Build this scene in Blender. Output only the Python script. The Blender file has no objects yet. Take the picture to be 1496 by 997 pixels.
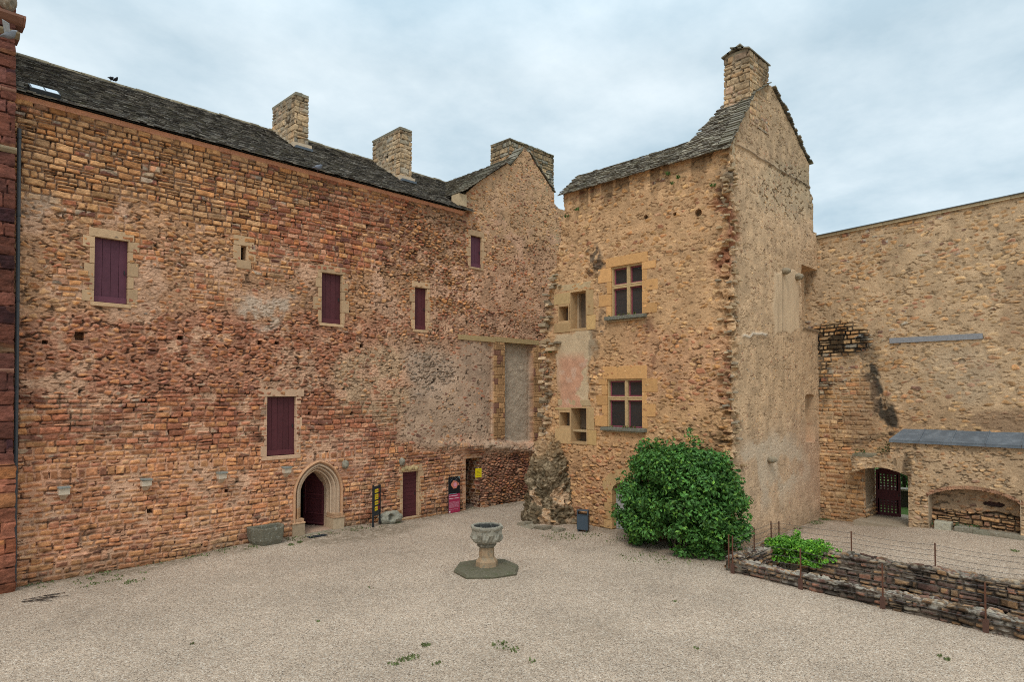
import bpy, math, random
import numpy as np
from mathutils import Vector
random.seed(7)
RNG = np.random.default_rng(11)
COL = bpy.context.scene.collection

# ---------------------------------------------------------------- camera model (used to survey points of the photo onto real planes)
FPX, CX, HOR, H = 935.0, 748.0, 575.0, 5.4
PIT = math.radians(1.6)
CY = HOR - FPX*math.tan(PIT)
R_ = np.array([1, -1, 0])/math.sqrt(2)
F0 = np.array([1, 1, 0])/math.sqrt(2)
Z_ = np.array([0, 0, 1.0])
F_ = F0*math.cos(PIT) + Z_*math.sin(PIT)
U_ = -F0*math.sin(PIT) + Z_*math.cos(PIT)
CAM = np.array([0, 0, H])
def ray(px, py):
    return R_*((px-CX)/FPX) + U_*((CY-py)/FPX) + F_
def on(ax, val, px, py):
    d = ray(px, py); t = (val-CAM[ax])/d[ax]
    return CAM + d*t
def on_x(px, py, v): return on(0, v, px, py)
def on_y(px, py, v): return on(1, v, px, py)
def on_z(px, py, v=0.0): return on(2, v, px, py)
def survey(p):
    """where a point (array ...,3) of the place appears in the survey photograph"""
    q = p - CAM
    a = q@R_; b = q@U_; c = q@F_
    return CX + FPX*a/c, CY - FPX*b/c

# ---------------------------------------------------------------- noise
def h2(a, b, s=0):
    t = np.sin(a*127.1 + b*311.7 + s*74.7)*43758.5453
    return t - np.floor(t)
def vn(x, y, s=0):
    ix = np.floor(x); iy = np.floor(y); fx = x-ix; fy = y-iy
    fx = fx*fx*(3-2*fx); fy = fy*fy*(3-2*fy)
    a = h2(ix, iy, s); b = h2(ix+1, iy, s); c = h2(ix, iy+1, s); d = h2(ix+1, iy+1, s)
    return a*(1-fx)*(1-fy) + b*fx*(1-fy) + c*(1-fx)*fy + d*fx*fy
def fbm(x, y, s=0, o=4):
    t = 0; a = .5; n = 0
    for i in range(o):
        t = t + a*vn(x, y, s+i*3.3); n += a
        x = x*2.03+1.7; y = y*2.03-3.1; a *= .5
    return t/n
def sm(a, b, x):
    t = np.clip((x-a)/(b-a), 0, 1); return t*t*(3-2*t)
def blob(qx, qy, cx, cy, rx, ry, soft=.5, n=0.0):
    r = np.sqrt(((qx-cx)/rx)**2 + ((qy-cy)/ry)**2) + n
    return 1 - sm(1-soft*.5, 1+soft*.5, r)
def box(qx, qy, x0, y0, x1, y1, s=8):
    return sm(x0-s, x0+s, qx)*(1-sm(x1-s, x1+s, qx))*sm(y0-s, y0+s, qy)*(1-sm(y1-s, y1+s, qy))
def lerp(a, b, t):
    return a + (b-a)*t[..., None] if np.ndim(t) else a + (np.asarray(b)-np.asarray(a))*t

# ---------------------------------------------------------------- object helpers
def tag(o, label=None, cat=None, group=None, kind=None):
    if label: o['label'] = label
    if cat: o['category'] = cat
    if group: o['group'] = group
    if kind: o['kind'] = kind
    return o
def thing(name, label, cat, loc=(0, 0, 0), group=None):
    o = bpy.data.objects.new(name, None); COL.objects.link(o)
    o.location = loc; o.empty_display_size = .3
    return tag(o, label, cat, group)
def link(name, me, mat, parent=None):
    o = bpy.data.objects.new(name, me); COL.objects.link(o)
    if mat: me.materials.append(mat)
    if parent is not None:
        o.parent = parent
        p = parent; off = Vector((0, 0, 0))
        while p is not None:
            off += Vector(p.location); p = p.parent
        o.location = -off
    return o
def from_arrays(name, V, Q, C, mat, parent=None, smooth=False, domain='POINT'):
    V = np.asarray(V, dtype=np.float32); Q = np.asarray(Q, dtype=np.int32)
    me = bpy.data.meshes.new(name)
    k = Q.shape[1]
    me.vertices.add(len(V)); me.vertices.foreach_set('co', V.ravel())
    me.loops.add(Q.size); me.loops.foreach_set('vertex_index', Q.ravel())
    me.polygons.add(len(Q))
    me.polygons.foreach_set('loop_start', np.arange(0, Q.size, k, dtype=np.int32))
    try: me.polygons.foreach_set('loop_total', np.full(len(Q), k, dtype=np.int32))
    except Exception: pass
    me.polygons.foreach_set('use_smooth', np.full(len(Q), smooth, dtype=bool))
    at = me.attributes.new('Col', 'FLOAT_COLOR', domain)
    C = np.asarray(C, dtype=np.float32)
    c4 = np.ones((len(C), 4), dtype=np.float32); c4[:, :3] = C
    at.data.foreach_set('color', c4.ravel())
    me.update(calc_edges=True); me.validate()
    return link(name, me, mat, parent)

class MB:
    def __init__(s): s.v = []; s.f = []; s.c = []
    def add(s, vs, fs, col):
        b = len(s.v); s.v += [tuple(map(float, p)) for p in vs]
        for f in fs: s.f.append([b+i for i in f]); s.c.append(tuple(col[:3]))
    def box(s, x0, x1, y0, y1, z0, z1, col, jit=0):
        vs = [(x, y, z) for z in (z0, z1) for y in (y0, y1) for x in (x0, x1)]
        if jit: vs = [tuple(c+random.uniform(-jit, jit) for c in p) for p in vs]
        s.add(vs, [(0,2,3,1),(4,5,7,6),(0,1,5,4),(2,6,7,3),(0,4,6,2),(1,3,7,5)], col)
    def hexa(s, vs, col):   # 8 points: 4 bottom ring, 4 top ring
        s.add(vs, [(3,2,1,0),(4,5,6,7),(0,1,5,4),(1,2,6,5),(2,3,7,6),(3,0,4,7)], col)
    def bar(s, a, b, r, col, n=6):
        a = Vector(a); b = Vector(b); d = (b-a).normalized()
        u = d.orthogonal().normalized(); w = d.cross(u)
        vs = []
        for p in (a, b):
            for k in range(n):
                t = 2*math.pi*k/n; vs.append(p + u*math.cos(t)*r + w*math.sin(t)*r)
        fs = [(k, (k+1)%n, n+(k+1)%n, n+k) for k in range(n)] + [tuple(range(n))[::-1], tuple(range(n, 2*n))]
        s.add(vs, fs, col)
    def lathe(s, cx, cy, prof, n, col, rot=0, mod=None):
        vs = []
        for i, (r, z) in enumerate(prof):
            for k in range(n):
                t = 2*math.pi*k/n + rot; rr = r*(mod(k, i) if mod else 1)
                vs.append((cx+rr*math.cos(t), cy+rr*math.sin(t), z))
        fs = []
        for i in range(len(prof)-1):
            for k in range(n):
                fs.append((i*n+k, i*n+(k+1)%n, (i+1)*n+(k+1)%n, (i+1)*n+k))
        fs.append(tuple(range(n))[::-1]); m = (len(prof)-1)*n; fs.append(tuple(range(m, m+n)))
        s.add(vs, fs, col)
    def prism(s, poly, fn, col):   # poly 2-D list, fn(p,0|1)->3-D
        n = len(poly); vs = [fn(p, 0) for p in poly] + [fn(p, 1) for p in poly]
        s.add(vs, [tuple(range(n)), tuple(range(n, 2*n))[::-1]] + [(i, n+i, n+(i+1)%n, (i+1)%n) for i in range(n)], col)
    def build(s, name, mat, parent=None, smooth=False, bevel=0):
        me = bpy.data.meshes.new(name); me.from_pydata(s.v, [], s.f)
        at = me.attributes.new('Col', 'FLOAT_COLOR', 'FACE')
        c4 = np.ones((len(s.c), 4), dtype=np.float32); c4[:, :3] = np.array(s.c); at.data.foreach_set('color', c4.ravel())
        if smooth: me.polygons.foreach_set('use_smooth', np.ones(len(s.f), dtype=bool))
        me.validate()
        o = link(name, me, mat, parent)
        if bevel:
            m = o.modifiers.new('bevel', 'BEVEL'); m.width = bevel; m.segments = 2; m.limit_method = 'ANGLE'
        return o
class FR:
    """a wall's own frame: u along it, n out of it, z up"""
    def __init__(s, o, u, n): s.o = np.array(o, float); s.u = np.array(u, float); s.n = np.array(n, float)
    def p(s, u, n, z): return tuple(s.o + s.u*u + s.n*n + Z_*z)
    def box(s, mb, u0, u1, n0, n1, z0, z1, col, jit=0):
        def j(): return random.uniform(-jit, jit) if jit else 0
        a = [s.p(u+j(), n+j()*.4, z+j()) for z in (z0, z1) for (u, n) in ((u0, n0), (u1, n0), (u1, n1), (u0, n1))]
        mb.hexa(a, col)
    def u_of(s, P): return float(np.dot(np.array(P)-s.o, s.u))

def sheet(name, parent, mat, u0, u1, v0, v1, du, dv, pos, field, smooth=False):
    nu = max(2, int(round((u1-u0)/du))+1); nv = max(2, int(round((v1-v0)/dv))+1)
    U, V = np.meshgrid(np.linspace(u0, u1, nu), np.linspace(v0, v1, nv))
    U = U.ravel(); V = V.ravel()
    P, N = pos(U, V)
    h, C, keep = field(U, V, P)
    P = P + N*h[:, None]
    idx = np.arange(nu*nv).reshape(nv, nu)
    Q = np.stack([idx[:-1, :-1], idx[:-1, 1:], idx[1:, 1:], idx[1:, :-1]], -1).reshape(-1, 4)
    if keep is not None:
        Q = Q[keep[Q].sum(1) >= 4]
    used = np.zeros(nu*nv, bool); used[Q.ravel()] = True
    mp = np.cumsum(used)-1
    return from_arrays(name, P[used], mp[Q], C[used], mat, parent, smooth)
def path_pos(pts, closed=False, r=.12):
    pts = [np.array(p, float) for p in pts]
    if closed: pts = pts+[pts[0]]
    L = [np.linalg.norm(b-a) for a, b in zip(pts, pts[1:])]
    S = np.concatenate([[0], np.cumsum(L)])
    D = [(b-a)/l for a, b, l in zip(pts, pts[1:], L)]
    Nn = [np.array([d[1], -d[0]]) for d in D]
    def pos(U, V):
        k = np.clip(np.searchsorted(S, U, side='right')-1, 0, len(L)-1)
        A = np.array(pts)[k]; Dk = np.array(D)[k]; t = U-S[k]
        XY = A + Dk*t[:, None]
        N = np.array(Nn)[k]
        m = len(L)
        prev = np.array(Nn)[(k-1) % m] if closed else np.array(Nn)[np.maximum(k-1, 0)]
        nxt = np.array(Nn)[(k+1) % m] if closed else np.array(Nn)[np.minimum(k+1, m-1)]
        wp = .5*(1-sm(0, r, t)); wn = .5*(1-sm(0, r, np.array(L)[k]-t))
        N = N*(1-wp-wn)[:, None] + prev*wp[:, None] + nxt*wn[:, None]
        N = N/np.linalg.norm(N, axis=1)[:, None]
        return np.concatenate([XY, V[:, None]], 1), np.concatenate([N, np.zeros((len(U), 1))], 1)
    return pos, S[-1]

# ---------------------------------------------------------------- masonry
PAL = np.array([[.60,.385,.195], # 0 buff
                [.54,.285,.115], # 1 ochre
                [.48,.215,.09],  # 2 orange brown
                [.39,.155,.088], # 3 red
                [.15,.06,.05],# 4 dark red
                [.37,.33,.26],   # 5 grey
                [.52,.30,.19],  # 6 pink
                [.56,.47,.34]])  # 7 pale
def coursed(u, v, s, hmin, hmax, wmin, wmax, warp=.1):
    rg = np.random.default_rng(int(s*10)+5)
    v2 = v + (fbm(u*.4, v*.4, s, 3)-.5)*warp*2 + (vn(u*4, v*4, s+1)-.5)*.03
    u2 = u + (vn(u*3.5, v*5, s+2)-.5)*.05
    vmin = v2.min()-.5; vmax = v2.max()+.5
    hb = [vmin]
    while hb[-1] < vmax: hb.append(hb[-1] + rg.uniform(hmin, hmax)*(1.35 if rg.random() < .15 else 1))
    hb = np.array(hb); n = len(hb)
    row = np.clip(np.searchsorted(hb, v2, side='right')-1, 0, n-2)
    wr = (wmin + (wmax-wmin)*rg.random(n))[row]; of = (rg.random(n)*40)[row]
    t = u2/wr + of + 200
    k = np.floor(t)
    jf = lambda k: (h2(k, row, s+5)-.5)*.75
    k = np.where(t < k+jf(k), k-1, k)
    k = np.where(t >= k+1+jf(k+1), k+1, k)
    bl = k+jf(k); br = k+1+jf(k+1)
    lo = hb[row].copy(); hi = hb[row+1].copy()
    rs = h2(k, row, s+9); spl = (rs > .84) & (hi-lo > hmin*1.1)
    mid = lo + (hi-lo)*(.35+.3*h2(k, row, s+10))
    up = spl & (v2 > mid); dn = spl & ~up
    lo = np.where(up, mid, lo); hi = np.where(dn, mid, hi)
    du = np.minimum(t-bl, br-t)*wr; dv = np.minimum(v2-lo, hi-v2)
    r = .035
    d = np.minimum(du, dv)
    cr = (du < r) & (dv < r)
    d = np.where(cr, r-np.hypot(r-du, r-dv), d)
    d = d + (vn(u*18, v*18, s+3)-.5)*.014
    kid = k + up*.37
    return d, kid, row.astype(float)
def rubble(u, v, s, cw, ch, jit=.85):
    u2 = u + (vn(u*3, v*3, s)-.5)*.08; v2 = v + (vn(u*2.5, v*4, s+1)-.5)*.05 + (fbm(u*.4, v*.4, s+2, 2)-.5)*.3
    a = u2/cw; b = v2/ch
    ib = np.floor(b)
    F1 = np.full(u.shape, 9e9); F2 = F1.copy(); K1 = np.zeros(u.shape); R1 = K1.copy()
    asp = .55
    for dy in (-1, 0, 1):
        rb = ib+dy
        sh = h2(rb, 3, s)*1.0
        ia = np.floor(a+sh)
        for dx in (-1, 0, 1):
            ka = ia+dx
            px = ka + .5 + (h2(ka, rb, s+4)-.5)*jit - sh
            py = rb + .5 + (h2(ka, rb, s+5)-.5)*jit
            ex = np.abs(a-px)*cw*asp; ey = np.abs(b-py)*ch
            wgt = .8+.5*h2(ka, rb, s+6)
            D = (ex**3.5+ey**3.5)**(1/3.5)/wgt
            closer = D < F1
            F2 = np.where(closer, F1, np.minimum(F2, D))
            K1 = np.where(closer, ka, K1); R1 = np.where(closer, rb, R1); F1 = np.where(closer, D, F1)
    d = (F2-F1)*.55 + (vn(u*20, v*20, s+8)-.5)*.012
    return d, K1, R1
def masonry(u, v, s, W, mortar, bury, relief, iscoursed, cs=(.11, .2, .22, .42), rs=(.3, .13), joint=.012, open_=None, warp=.1, soft=0.0, pits=1.0):
    """W weights (N,8); bury 0..1 how far mortar covers the stones; relief m; open_ 0..1 raked joints with cavity shade painted in"""
    N = len(u); s = float(s)
    dc, kc, rc = coursed(u, v, s, *cs, warp=warp)
    dr, kr, rr = rubble(u, v, s+20, *rs)
    m = iscoursed + (fbm(u*.9, v*.9, s+31, 3)-.5)*.5 > .5
    d = np.where(m, dc, dr); k = np.where(m, kc, kr+500); r = np.where(m, rc, rr+500)
    r1 = h2(k, r, s+40); r2 = h2(k, r, s+41); r3 = h2(k, r, s+42); r4 = h2(k, r, s+43)
    # clustering of stone kinds
    cl = fbm(u*.7, v*1.1, s+50, 3)
    pick = np.clip(r1*.8 + (cl-.5)*.9 + .1, 0, .999)
    Wn = np.cumsum(W/W.sum(1)[:, None], 1)
    pi = (pick[:, None] > Wn).sum(1).clip(0, 7)
    col = PAL[pi]*(.66+.58*r2)[:, None]
    nb = fbm(u*9, v*13, s+60, 4)
    col = col*np.clip(.35+1.3*nb, .3, 1.6)[:, None]
    col = col*np.stack([1+.10*(r3-.5), np.ones(N), 1-.2*(r3-.5)], 1)
    # mortar cover
    cov = bury*(.004+.055*r4**1.5 + .16*np.maximum(0, fbm(u*1.6, v*1.6, s+70, 4)-.47))
    de = d-joint-cov
    ms = sm(-.006, .010, de)
    soft = soft*np.ones(N); mcol = mortar*(.8+.4*r2)[:, None]
    col = col*(1-soft)[:, None]+mcol*soft[:, None]*np.clip(.35+1.3*nb, .3, 1.6)[:, None]
    face = sm(0, .028, de)
    rel = relief*(.35+.65*face) + relief*.5*(r3-.5)
    rel = rel*np.where(m, 1, .72)
    h = ms*rel + (1-ms)*np.minimum(0.0, -relief*.9*(1-bury*.95)) + (fbm(u*7, v*9, s+80, 3)-.5)*relief*.7
    h = h + (fbm(u*.8, v*.8, s+90, 3)-.5)*.05 + (fbm(u*16, v*20, s+91, 2)-.5)*relief*.7
    mc = mortar*np.clip(.62+.76*fbm(u*3.3, v*3.3, s+95, 5), .3, 1.5)[:, None]
    pit = sm(.80, .88, vn(u*8.5, v*12, s+98))*(1-ms)*pits; pit2 = sm(.86, .92, vn(u*4.1, v*7, s+99))*(1-ms)*pits
    gap = sm(.60, .68, fbm(u*5, v*9, s+97, 3))*(1-sm(.0, .03, d))*np.clip(1.3-bury, 0, 1)
    mc = mc*(1-.75*gap)[:, None]*(1-.45*pit-.5*pit2)[:, None]; h = h-gap*(1-ms)*.05-pit*.02-pit2*.035  # gaps and pits are sunk, and their shade is darkened into the mortar colour
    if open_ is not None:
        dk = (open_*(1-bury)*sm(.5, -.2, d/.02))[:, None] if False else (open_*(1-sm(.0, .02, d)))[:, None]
        mc = mc*(1-dk*.80); h = h - (1-ms)*dk[:, 0]*relief*1.1  # open joints: cavity shade painted as darker mortar, besides the real recess
    return h, mc*(1-ms)[:, None] + col*ms[:, None], d, ms
def Wt(N, **k):
    w = np.zeros((N, 8)) + 1e-4
    names = dict(buff=0, ochre=1, orange=2, red=3, dark=4, grey=5, pink=6, pale=7)
    for a, b in k.items(): w[:, names[a]] = b
    return w
def wmix(A, B, t): return A*(1-t)[:, None] + B*t[:, None]
# ---------------------------------------------------------------- materials
def nm(name):
    m = bpy.data.materials.new(name); m.use_nodes = True
    nt = m.node_tree; b = nt.nodes['Principled BSDF']; return m, nt, b
def nd(nt, t, **k):
    n = nt.nodes.new(t)
    for a, v in k.items():
        if a in n.inputs.keys(): n.inputs[a].default_value = v
        else: setattr(n, a, v)
    return n
def mathn(nt, op, a, b=None, clamp=False):
    n = nt.nodes.new('ShaderNodeMath'); n.operation = op; n.use_clamp = clamp
    for i, x in enumerate((a, b)):
        if x is None: continue
        if isinstance(x, (int, float)): n.inputs[i].default_value = x
        else: nt.links.new(x, n.inputs[i])
    return n.outputs[0]
def vscale(nt, col, fac):
    n = nt.nodes.new('ShaderNodeVectorMath'); n.operation = 'SCALE'
    nt.links.new(col, n.inputs[0])
    if isinstance(fac, (int, float)): n.inputs['Scale'].default_value = fac
    else: nt.links.new(fac, n.inputs['Scale'])
    return n.outputs[0]
def mixc(nt, fac, a, b):
    n = nt.nodes.new('ShaderNodeMix'); n.data_type = 'RGBA'
    if isinstance(fac, (int, float)): n.inputs[0].default_value = fac
    else: nt.links.new(fac, n.inputs[0])
    for i, x in ((6, a), (7, b)):
        if isinstance(x, tuple): n.inputs[i].default_value = (*x[:3], 1)
        else: nt.links.new(x, n.inputs[i])
    return n.outputs[2]
def noise(nt, scale, detail=4, rough=.6, vec=None):
    n = nd(nt, 'ShaderNodeTexNoise'); n.inputs['Scale'].default_value = scale
    n.inputs['Detail'].default_value = detail; n.inputs['Roughness'].default_value = rough
    if vec is not None: nt.links.new(vec, n.inputs['Vector'])
    return n.outputs[0]
def geo(nt): return nd(nt, 'ShaderNodeNewGeometry').outputs['Position']
def ramp(nt, x, a, b):
    n = nd(nt, 'ShaderNodeMapRange'); n.inputs[1].default_value = a; n.inputs[2].default_value = b
    nt.links.new(x, n.inputs[0]); return n.outputs[0]
def surface(name, var=.5, scale=14, bump=.4, bscale=30, rough=.92, spots=None, metallic=0, spec=.25):
    m, nt, b = nm(name)
    at = nd(nt, 'ShaderNodeAttribute'); at.attribute_name = 'Col'
    P = geo(nt)
    n1 = noise(nt, scale, 6, .7, P)
    c = vscale(nt, at.outputs['Color'], mathn(nt, 'ADD', mathn(nt, 'MULTIPLY', n1, 2*var), 1-var))
    if spots:
        for (sc, lo, hi, colr, amt) in spots:
            nn = ramp(nt, noise(nt, sc, 5, .75, P), lo, hi)
            c = mixc(nt, mathn(nt, 'MULTIPLY', nn, amt), c, colr)
    nt.links.new(c, b.inputs['Base Color'])
    b.inputs['Roughness'].default_value = rough; b.inputs['Metallic'].default_value = metallic
    b.inputs['Specular IOR Level'].default_value = spec
    if bump:
        bp = nd(nt, 'ShaderNodeBump'); bp.inputs['Strength'].default_value = bump; bp.inputs['Distance'].default_value = .03
        nt.links.new(noise(nt, bscale, 7, .75, P), bp.inputs['Height'])
        nt.links.new(bp.outputs[0], b.inputs['Normal'])
    return m
M = {}
M['stone'] = surface('stone_masonry', .55, 22, .9, 26)
M['dressed'] = surface('dressed_stone', .38, 7, .45, 35, spots=[(9, .58, .75, (.16,.12,.08), .5)])
M['slab'] = surface('stone_roof_slabs', .5, 12, .6, 30, spots=[(22, .60, .68, (.50,.48,.42), .55), (3.5, .52, .7, (.12,.11,.05), .6), (9, .64, .72, (.38,.24,.10), .45)])
M['lichen'] = surface('lichened_stone', .5, 12, .9, 16, spots=[(14, .57, .66, (.55,.54,.48), .8), (7, .55, .7, (.05,.055,.035), .8)])
M['paint'] = surface('maroon_painted_wood', .35, 5, .12, 60, rough=.6, spots=[(40, .66, .74, (.14,.06,.06), .4)])
M['metal'] = surface('painted_metal', .12, 6, .05, 60, rough=.5)
M['rust'] = surface('rusted_steel', .45, 25, .3, 80, rough=.85)
M['zinc'] = surface('zinc_sheet', .4, 3, .1, 12, rough=.55, spots=[(3, .5, .75, (.28,.30,.31), .4)])
M['print'] = surface('printed_panel', .04, 4, 0, 10, rough=.45)
M['wood'] = surface('weathered_wood', .45, 12, .5, 40)
M['feather'] = surface('feathers', .3, 30, .2, 60, rough=.7)
M['twig'] = surface('twigs', .4, 20, .4, 50)
def glass():
    m, nt, b = nm('old_window_glass')
    at = nd(nt, 'ShaderNodeAttribute'); at.attribute_name = 'Col'
    nt.links.new(at.outputs['Color'], b.inputs['Base Color'])
    b.inputs['Roughness'].default_value = .12; b.inputs['Specular IOR Level'].default_value = .6
    bp = nd(nt, 'ShaderNodeBump'); bp.inputs['Strength'].default_value = .35; bp.inputs['Distance'].default_value = .05
    nt.links.new(noise(nt, 5, 2, .5, geo(nt)), bp.inputs['Height']); nt.links.new(bp.outputs[0], b.inputs['Normal'])
    return m
M['glass'] = glass()
def leaf(name, rough=.55, tr=.25):
    m, nt, b = nm(name)
    at = nd(nt, 'ShaderNodeAttribute'); at.attribute_name = 'Col'
    c = vscale(nt, at.outputs['Color'], mathn(nt, 'ADD', mathn(nt, 'MULTIPLY', noise(nt, 6, 3, .6, geo(nt)), .6), .7))
    nt.links.new(c, b.inputs['Base Color']); b.inputs['Roughness'].default_value = rough
    b.inputs['Specular IOR Level'].default_value = .35
    t = nd(nt, 'ShaderNodeBsdfTranslucent'); nt.links.new(c, t.inputs['Color'])
    mx = nd(nt, 'ShaderNodeMixShader'); mx.inputs[0].default_value = tr
    nt.links.new(b.outputs[0], mx.inputs[1]); nt.links.new(t.outputs[0], mx.inputs[2])
    nt.links.new(mx.outputs[0], nt.nodes['Material Output'].inputs[0])
    return m
M['leaf'] = leaf('leaves')
def gravel():
    m, nt, b = nm('gravel')
    P = geo(nt)
    v = nd(nt, 'ShaderNodeTexVoronoi'); v.inputs['Scale'].default_value = 46; nt.links.new(P, v.inputs['Vector'])
    v2 = nd(nt, 'ShaderNodeTexVoronoi'); v2.inputs['Scale'].default_value = 23; nt.links.new(P, v2.inputs['Vector'])
    sep = nd(nt, 'ShaderNodeSeparateColor'); nt.links.new(v.outputs['Color'], sep.inputs[0])
    sep2 = nd(nt, 'ShaderNodeSeparateColor'); nt.links.new(v2.outputs['Color'], sep2.inputs[0])
    cr = nd(nt, 'ShaderNodeValToRGB'); e = cr.color_ramp.elements
    e[0].position = 0; e[0].color = (.12,.09,.068,1)
    e[1].position = 1; e[1].color = (.58,.50,.41,1)
    for p, c in ((.10,(.29,.215,.155,1)),(.4,(.40,.305,.222,1)),(.62,(.47,.35,.25,1)),(.85,(.51,.41,.31,1))):
        k = cr.color_ramp.elements.new(p); k.color = c
    nt.links.new(sep.outputs[0], cr.inputs[0])
    big = noise(nt, .35, 4, .6, P); med = noise(nt, 2.2, 4, .7, P)
    f = mathn(nt, 'ADD', mathn(nt, 'MULTIPLY', big, .70), mathn(nt, 'MULTIPLY', med, .32))
    f = mathn(nt, 'ADD', f, .51)
    f = mathn(nt, 'MULTIPLY', f, mathn(nt, 'ADD', mathn(nt, 'MULTIPLY', sep2.outputs[1], .3), .85))
    c = vscale(nt, cr.outputs[0], f)
    at = nd(nt, 'ShaderNodeAttribute'); at.attribute_name = 'Col'
    sp = nd(nt, 'ShaderNodeSeparateColor'); nt.links.new(at.outputs['Color'], sp.inputs[0])
    # red channel: trodden earth along the wall feet, green: grass beyond the walls
    e1 = mathn(nt, 'MULTIPLY', sp.outputs[0], ramp(nt, noise(nt, 5, 5, .7, P), .35, .6))
    c = mixc(nt, e1, c, (.20,.15,.10))
    c = mixc(nt, sp.outputs[1], c, (.09,.15,.035))
    nt.links.new(c, b.inputs['Base Color']); b.inputs['Roughness'].default_value = .95
    b.inputs['Specular IOR Level'].default_value = .15
    bp = nd(nt, 'ShaderNodeBump'); bp.inputs['Strength'].default_value = .9; bp.inputs['Distance'].default_value = .018
    nt.links.new(mathn(nt, 'MULTIPLY', v.outputs['Distance'], -1.0), bp.inputs['Height'])
    nt.links.new(bp.outputs[0], b.inputs['Normal'])
    return m
M['gravel'] = gravel()

# ---------------------------------------------------------------- vegetation
def leaf_mesh(name, C, Nrm, size, cols, parent=None, mat=None, fold=.35, asp=.62):
    """one folded leaf (2 quads) for each centre"""
    n = len(C)
    Nrm = Nrm/np.linalg.norm(Nrm, axis=1)[:, None]
    rv = RNG.normal(size=(n, 3)); T = np.cross(Nrm, rv); T /= np.linalg.norm(T, axis=1)[:, None]
    B = np.cross(Nrm, T)
    s = size[:, None]
    tip = C + T*s*.5 - Nrm*s*.12; base = C - T*s*.5
    l = C + B*s*asp*.5 + Nrm*s*fold*.3; r = C - B*s*asp*.5 + Nrm*s*fold*.3
    V = np.stack([base, l, tip, r], 1).reshape(-1, 3)
    i = np.arange(n)*4
    Q = np.concatenate([np.stack([i, i+1, i+2], 1), np.stack([i, i+2, i+3], 1)])
    CC = np.concatenate([cols, cols*.93])
    return from_arrays(name, V, Q, CC, mat or M['leaf'], parent, False, 'FACE')
def foliage(name, clumps, per, size, base, parent=None, var=.35, up=.35, yellow=.1):
    """clumps: list of (centre, radius)"""
    Cs = []; Ns = []; Cl = []
    for (c, r) in clumps:
        n = int(per*r*r)
        d = RNG.normal(size=(n, 3)); d /= np.linalg.norm(d, axis=1)[:, None]
        rad = r*(1-.45*RNG.random(n)**2)*(1+.12*RNG.normal(size=n))
        p = np.array(c) + d*rad[:, None]*np.array([1, 1, .85])
        nn = d*.7 + np.array([0, 0, up]) + RNG.normal(size=(n, 3))*.45
        Cs.append(p); Ns.append(nn)
        tone = .75+.5*RNG.random()
        col = np.array(base)[None]*tone*(1-var/2+var*RNG.random(n))[:, None]
        y = RNG.random(n) < yellow
        col[y] = col[y]*np.array([1.7, 1.35, .9])
        Cl.append(col)
    C = np.concatenate(Cs); N = np.concatenate(Ns); K = np.concatenate(Cl)
    k = C[:, 2] > .02; C = C[k]; N = N[k]; K = K[k]
    return leaf_mesh(name, C, N, size*(.65+.7*RNG.random(len(C))), K, parent)
def weeds(name, pts, hgt, base, parent=None):
    """pts list of (x,y,z,r,n): tufts of blades"""
    V = []; Q = []; K = []
    for (x, y, z, r, n) in pts:
        for _ in range(n):
            a = random.uniform(0, 6.28); q = r*math.sqrt(random.random())
            bx = x+q*math.cos(a); by = y+q*math.sin(a)
            t = random.uniform(0, 6.28); w = random.uniform(.008, .02); h = hgt*random.uniform(.4, 1.1); ln = random.uniform(.3, 1)*h
            b = len(V); dx = math.cos(t); dy = math.sin(t)
            V += [(bx-dy*w, by+dx*w, z-.01), (bx+dy*w, by-dx*w, z-.01), (bx+dx*ln*.5+dy*w, by+dy*ln*.5-dx*w, z+h*.7), (bx+dx*ln*.5-dy*w, by+dy*ln*.5+dx*w, z+h*.7)]
            Q.append((b, b+1, b+2, b+3)); m = random.uniform(.6, 1.4)
            K.append(tuple(c*m for c in base))
    return from_arrays(name, V, Q, K, M['leaf'], parent, False, 'FACE')
# ---------------------------------------------------------------- stone slab roofs
def slab_roof(mb, O, U, V, width, length, expo=.16, wid=(.22, .5), thick=.035, tones=((.10,.085,.07), (.16,.135,.105), (.22,.19,.15)), rough=.02, skip=None):
    O = np.array(O, float); U = np.array(U, float); V = np.array(V, float); N = np.cross(U, V); N /= np.linalg.norm(N)
    if N[2] < 0: N = -N
    v = -.06; row = 0
    while v < length:
        e = expo*random.uniform(.8, 1.2); u = -random.random()*wid[1]
        while u < width:
            w = random.uniform(*wid)
            uu0 = max(u, -.05-random.random()*.05); uu1 = min(u+w, width+random.random()*.08)
            if uu1-uu0 > .06 and not (skip and skip((uu0+uu1)/2, v)):
                j = lambda a=rough: random.uniform(-a, a)
                t = thick*random.uniform(.7, 1.5); v1 = min(v+e*1.9, length+.05)
                l = random.uniform(0, rough)
                b = [(uu0+.004, v+j(), l+t*.9), (uu1-.004, v+j(), l+t*.9+j(.008)), (uu1-.004, v1, .0), (uu0+.004, v1, .0)]
                vs = [O+U*a+V*c+N*d for a, c, d in b] + [O+U*(a+j(.01))+V*c+N*(d+t) for a, c, d in b]
                tn = np.array(random.choice(tones))*random.uniform(.65, 1.4)
                mb.hexa(vs, tn)
            u += w
        v += e; row += 1
YL, XB, YR, XC = 22.5, 20.9, 10.2, 29.0
XCAM = FR((0, YL, 0), (1, 0, 0), (0, -1, 0))           # long wall
FL = XCAM
FB_ = FR((XB, 0, 0), (0, -1, 0), (-1, 0, 0))           # tower front
FRT = FR((0, YR, 0), (1, 0, 0), (0, -1, 0))            # tower right side
FC = FR((XC, 0, 0), (0, -1, 0), (-1, 0, 0))            # curtain wall
XD = 28.2
FD = FR((XD, 0, 0), (0, -1, 0), (-1, 0, 0))
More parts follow.
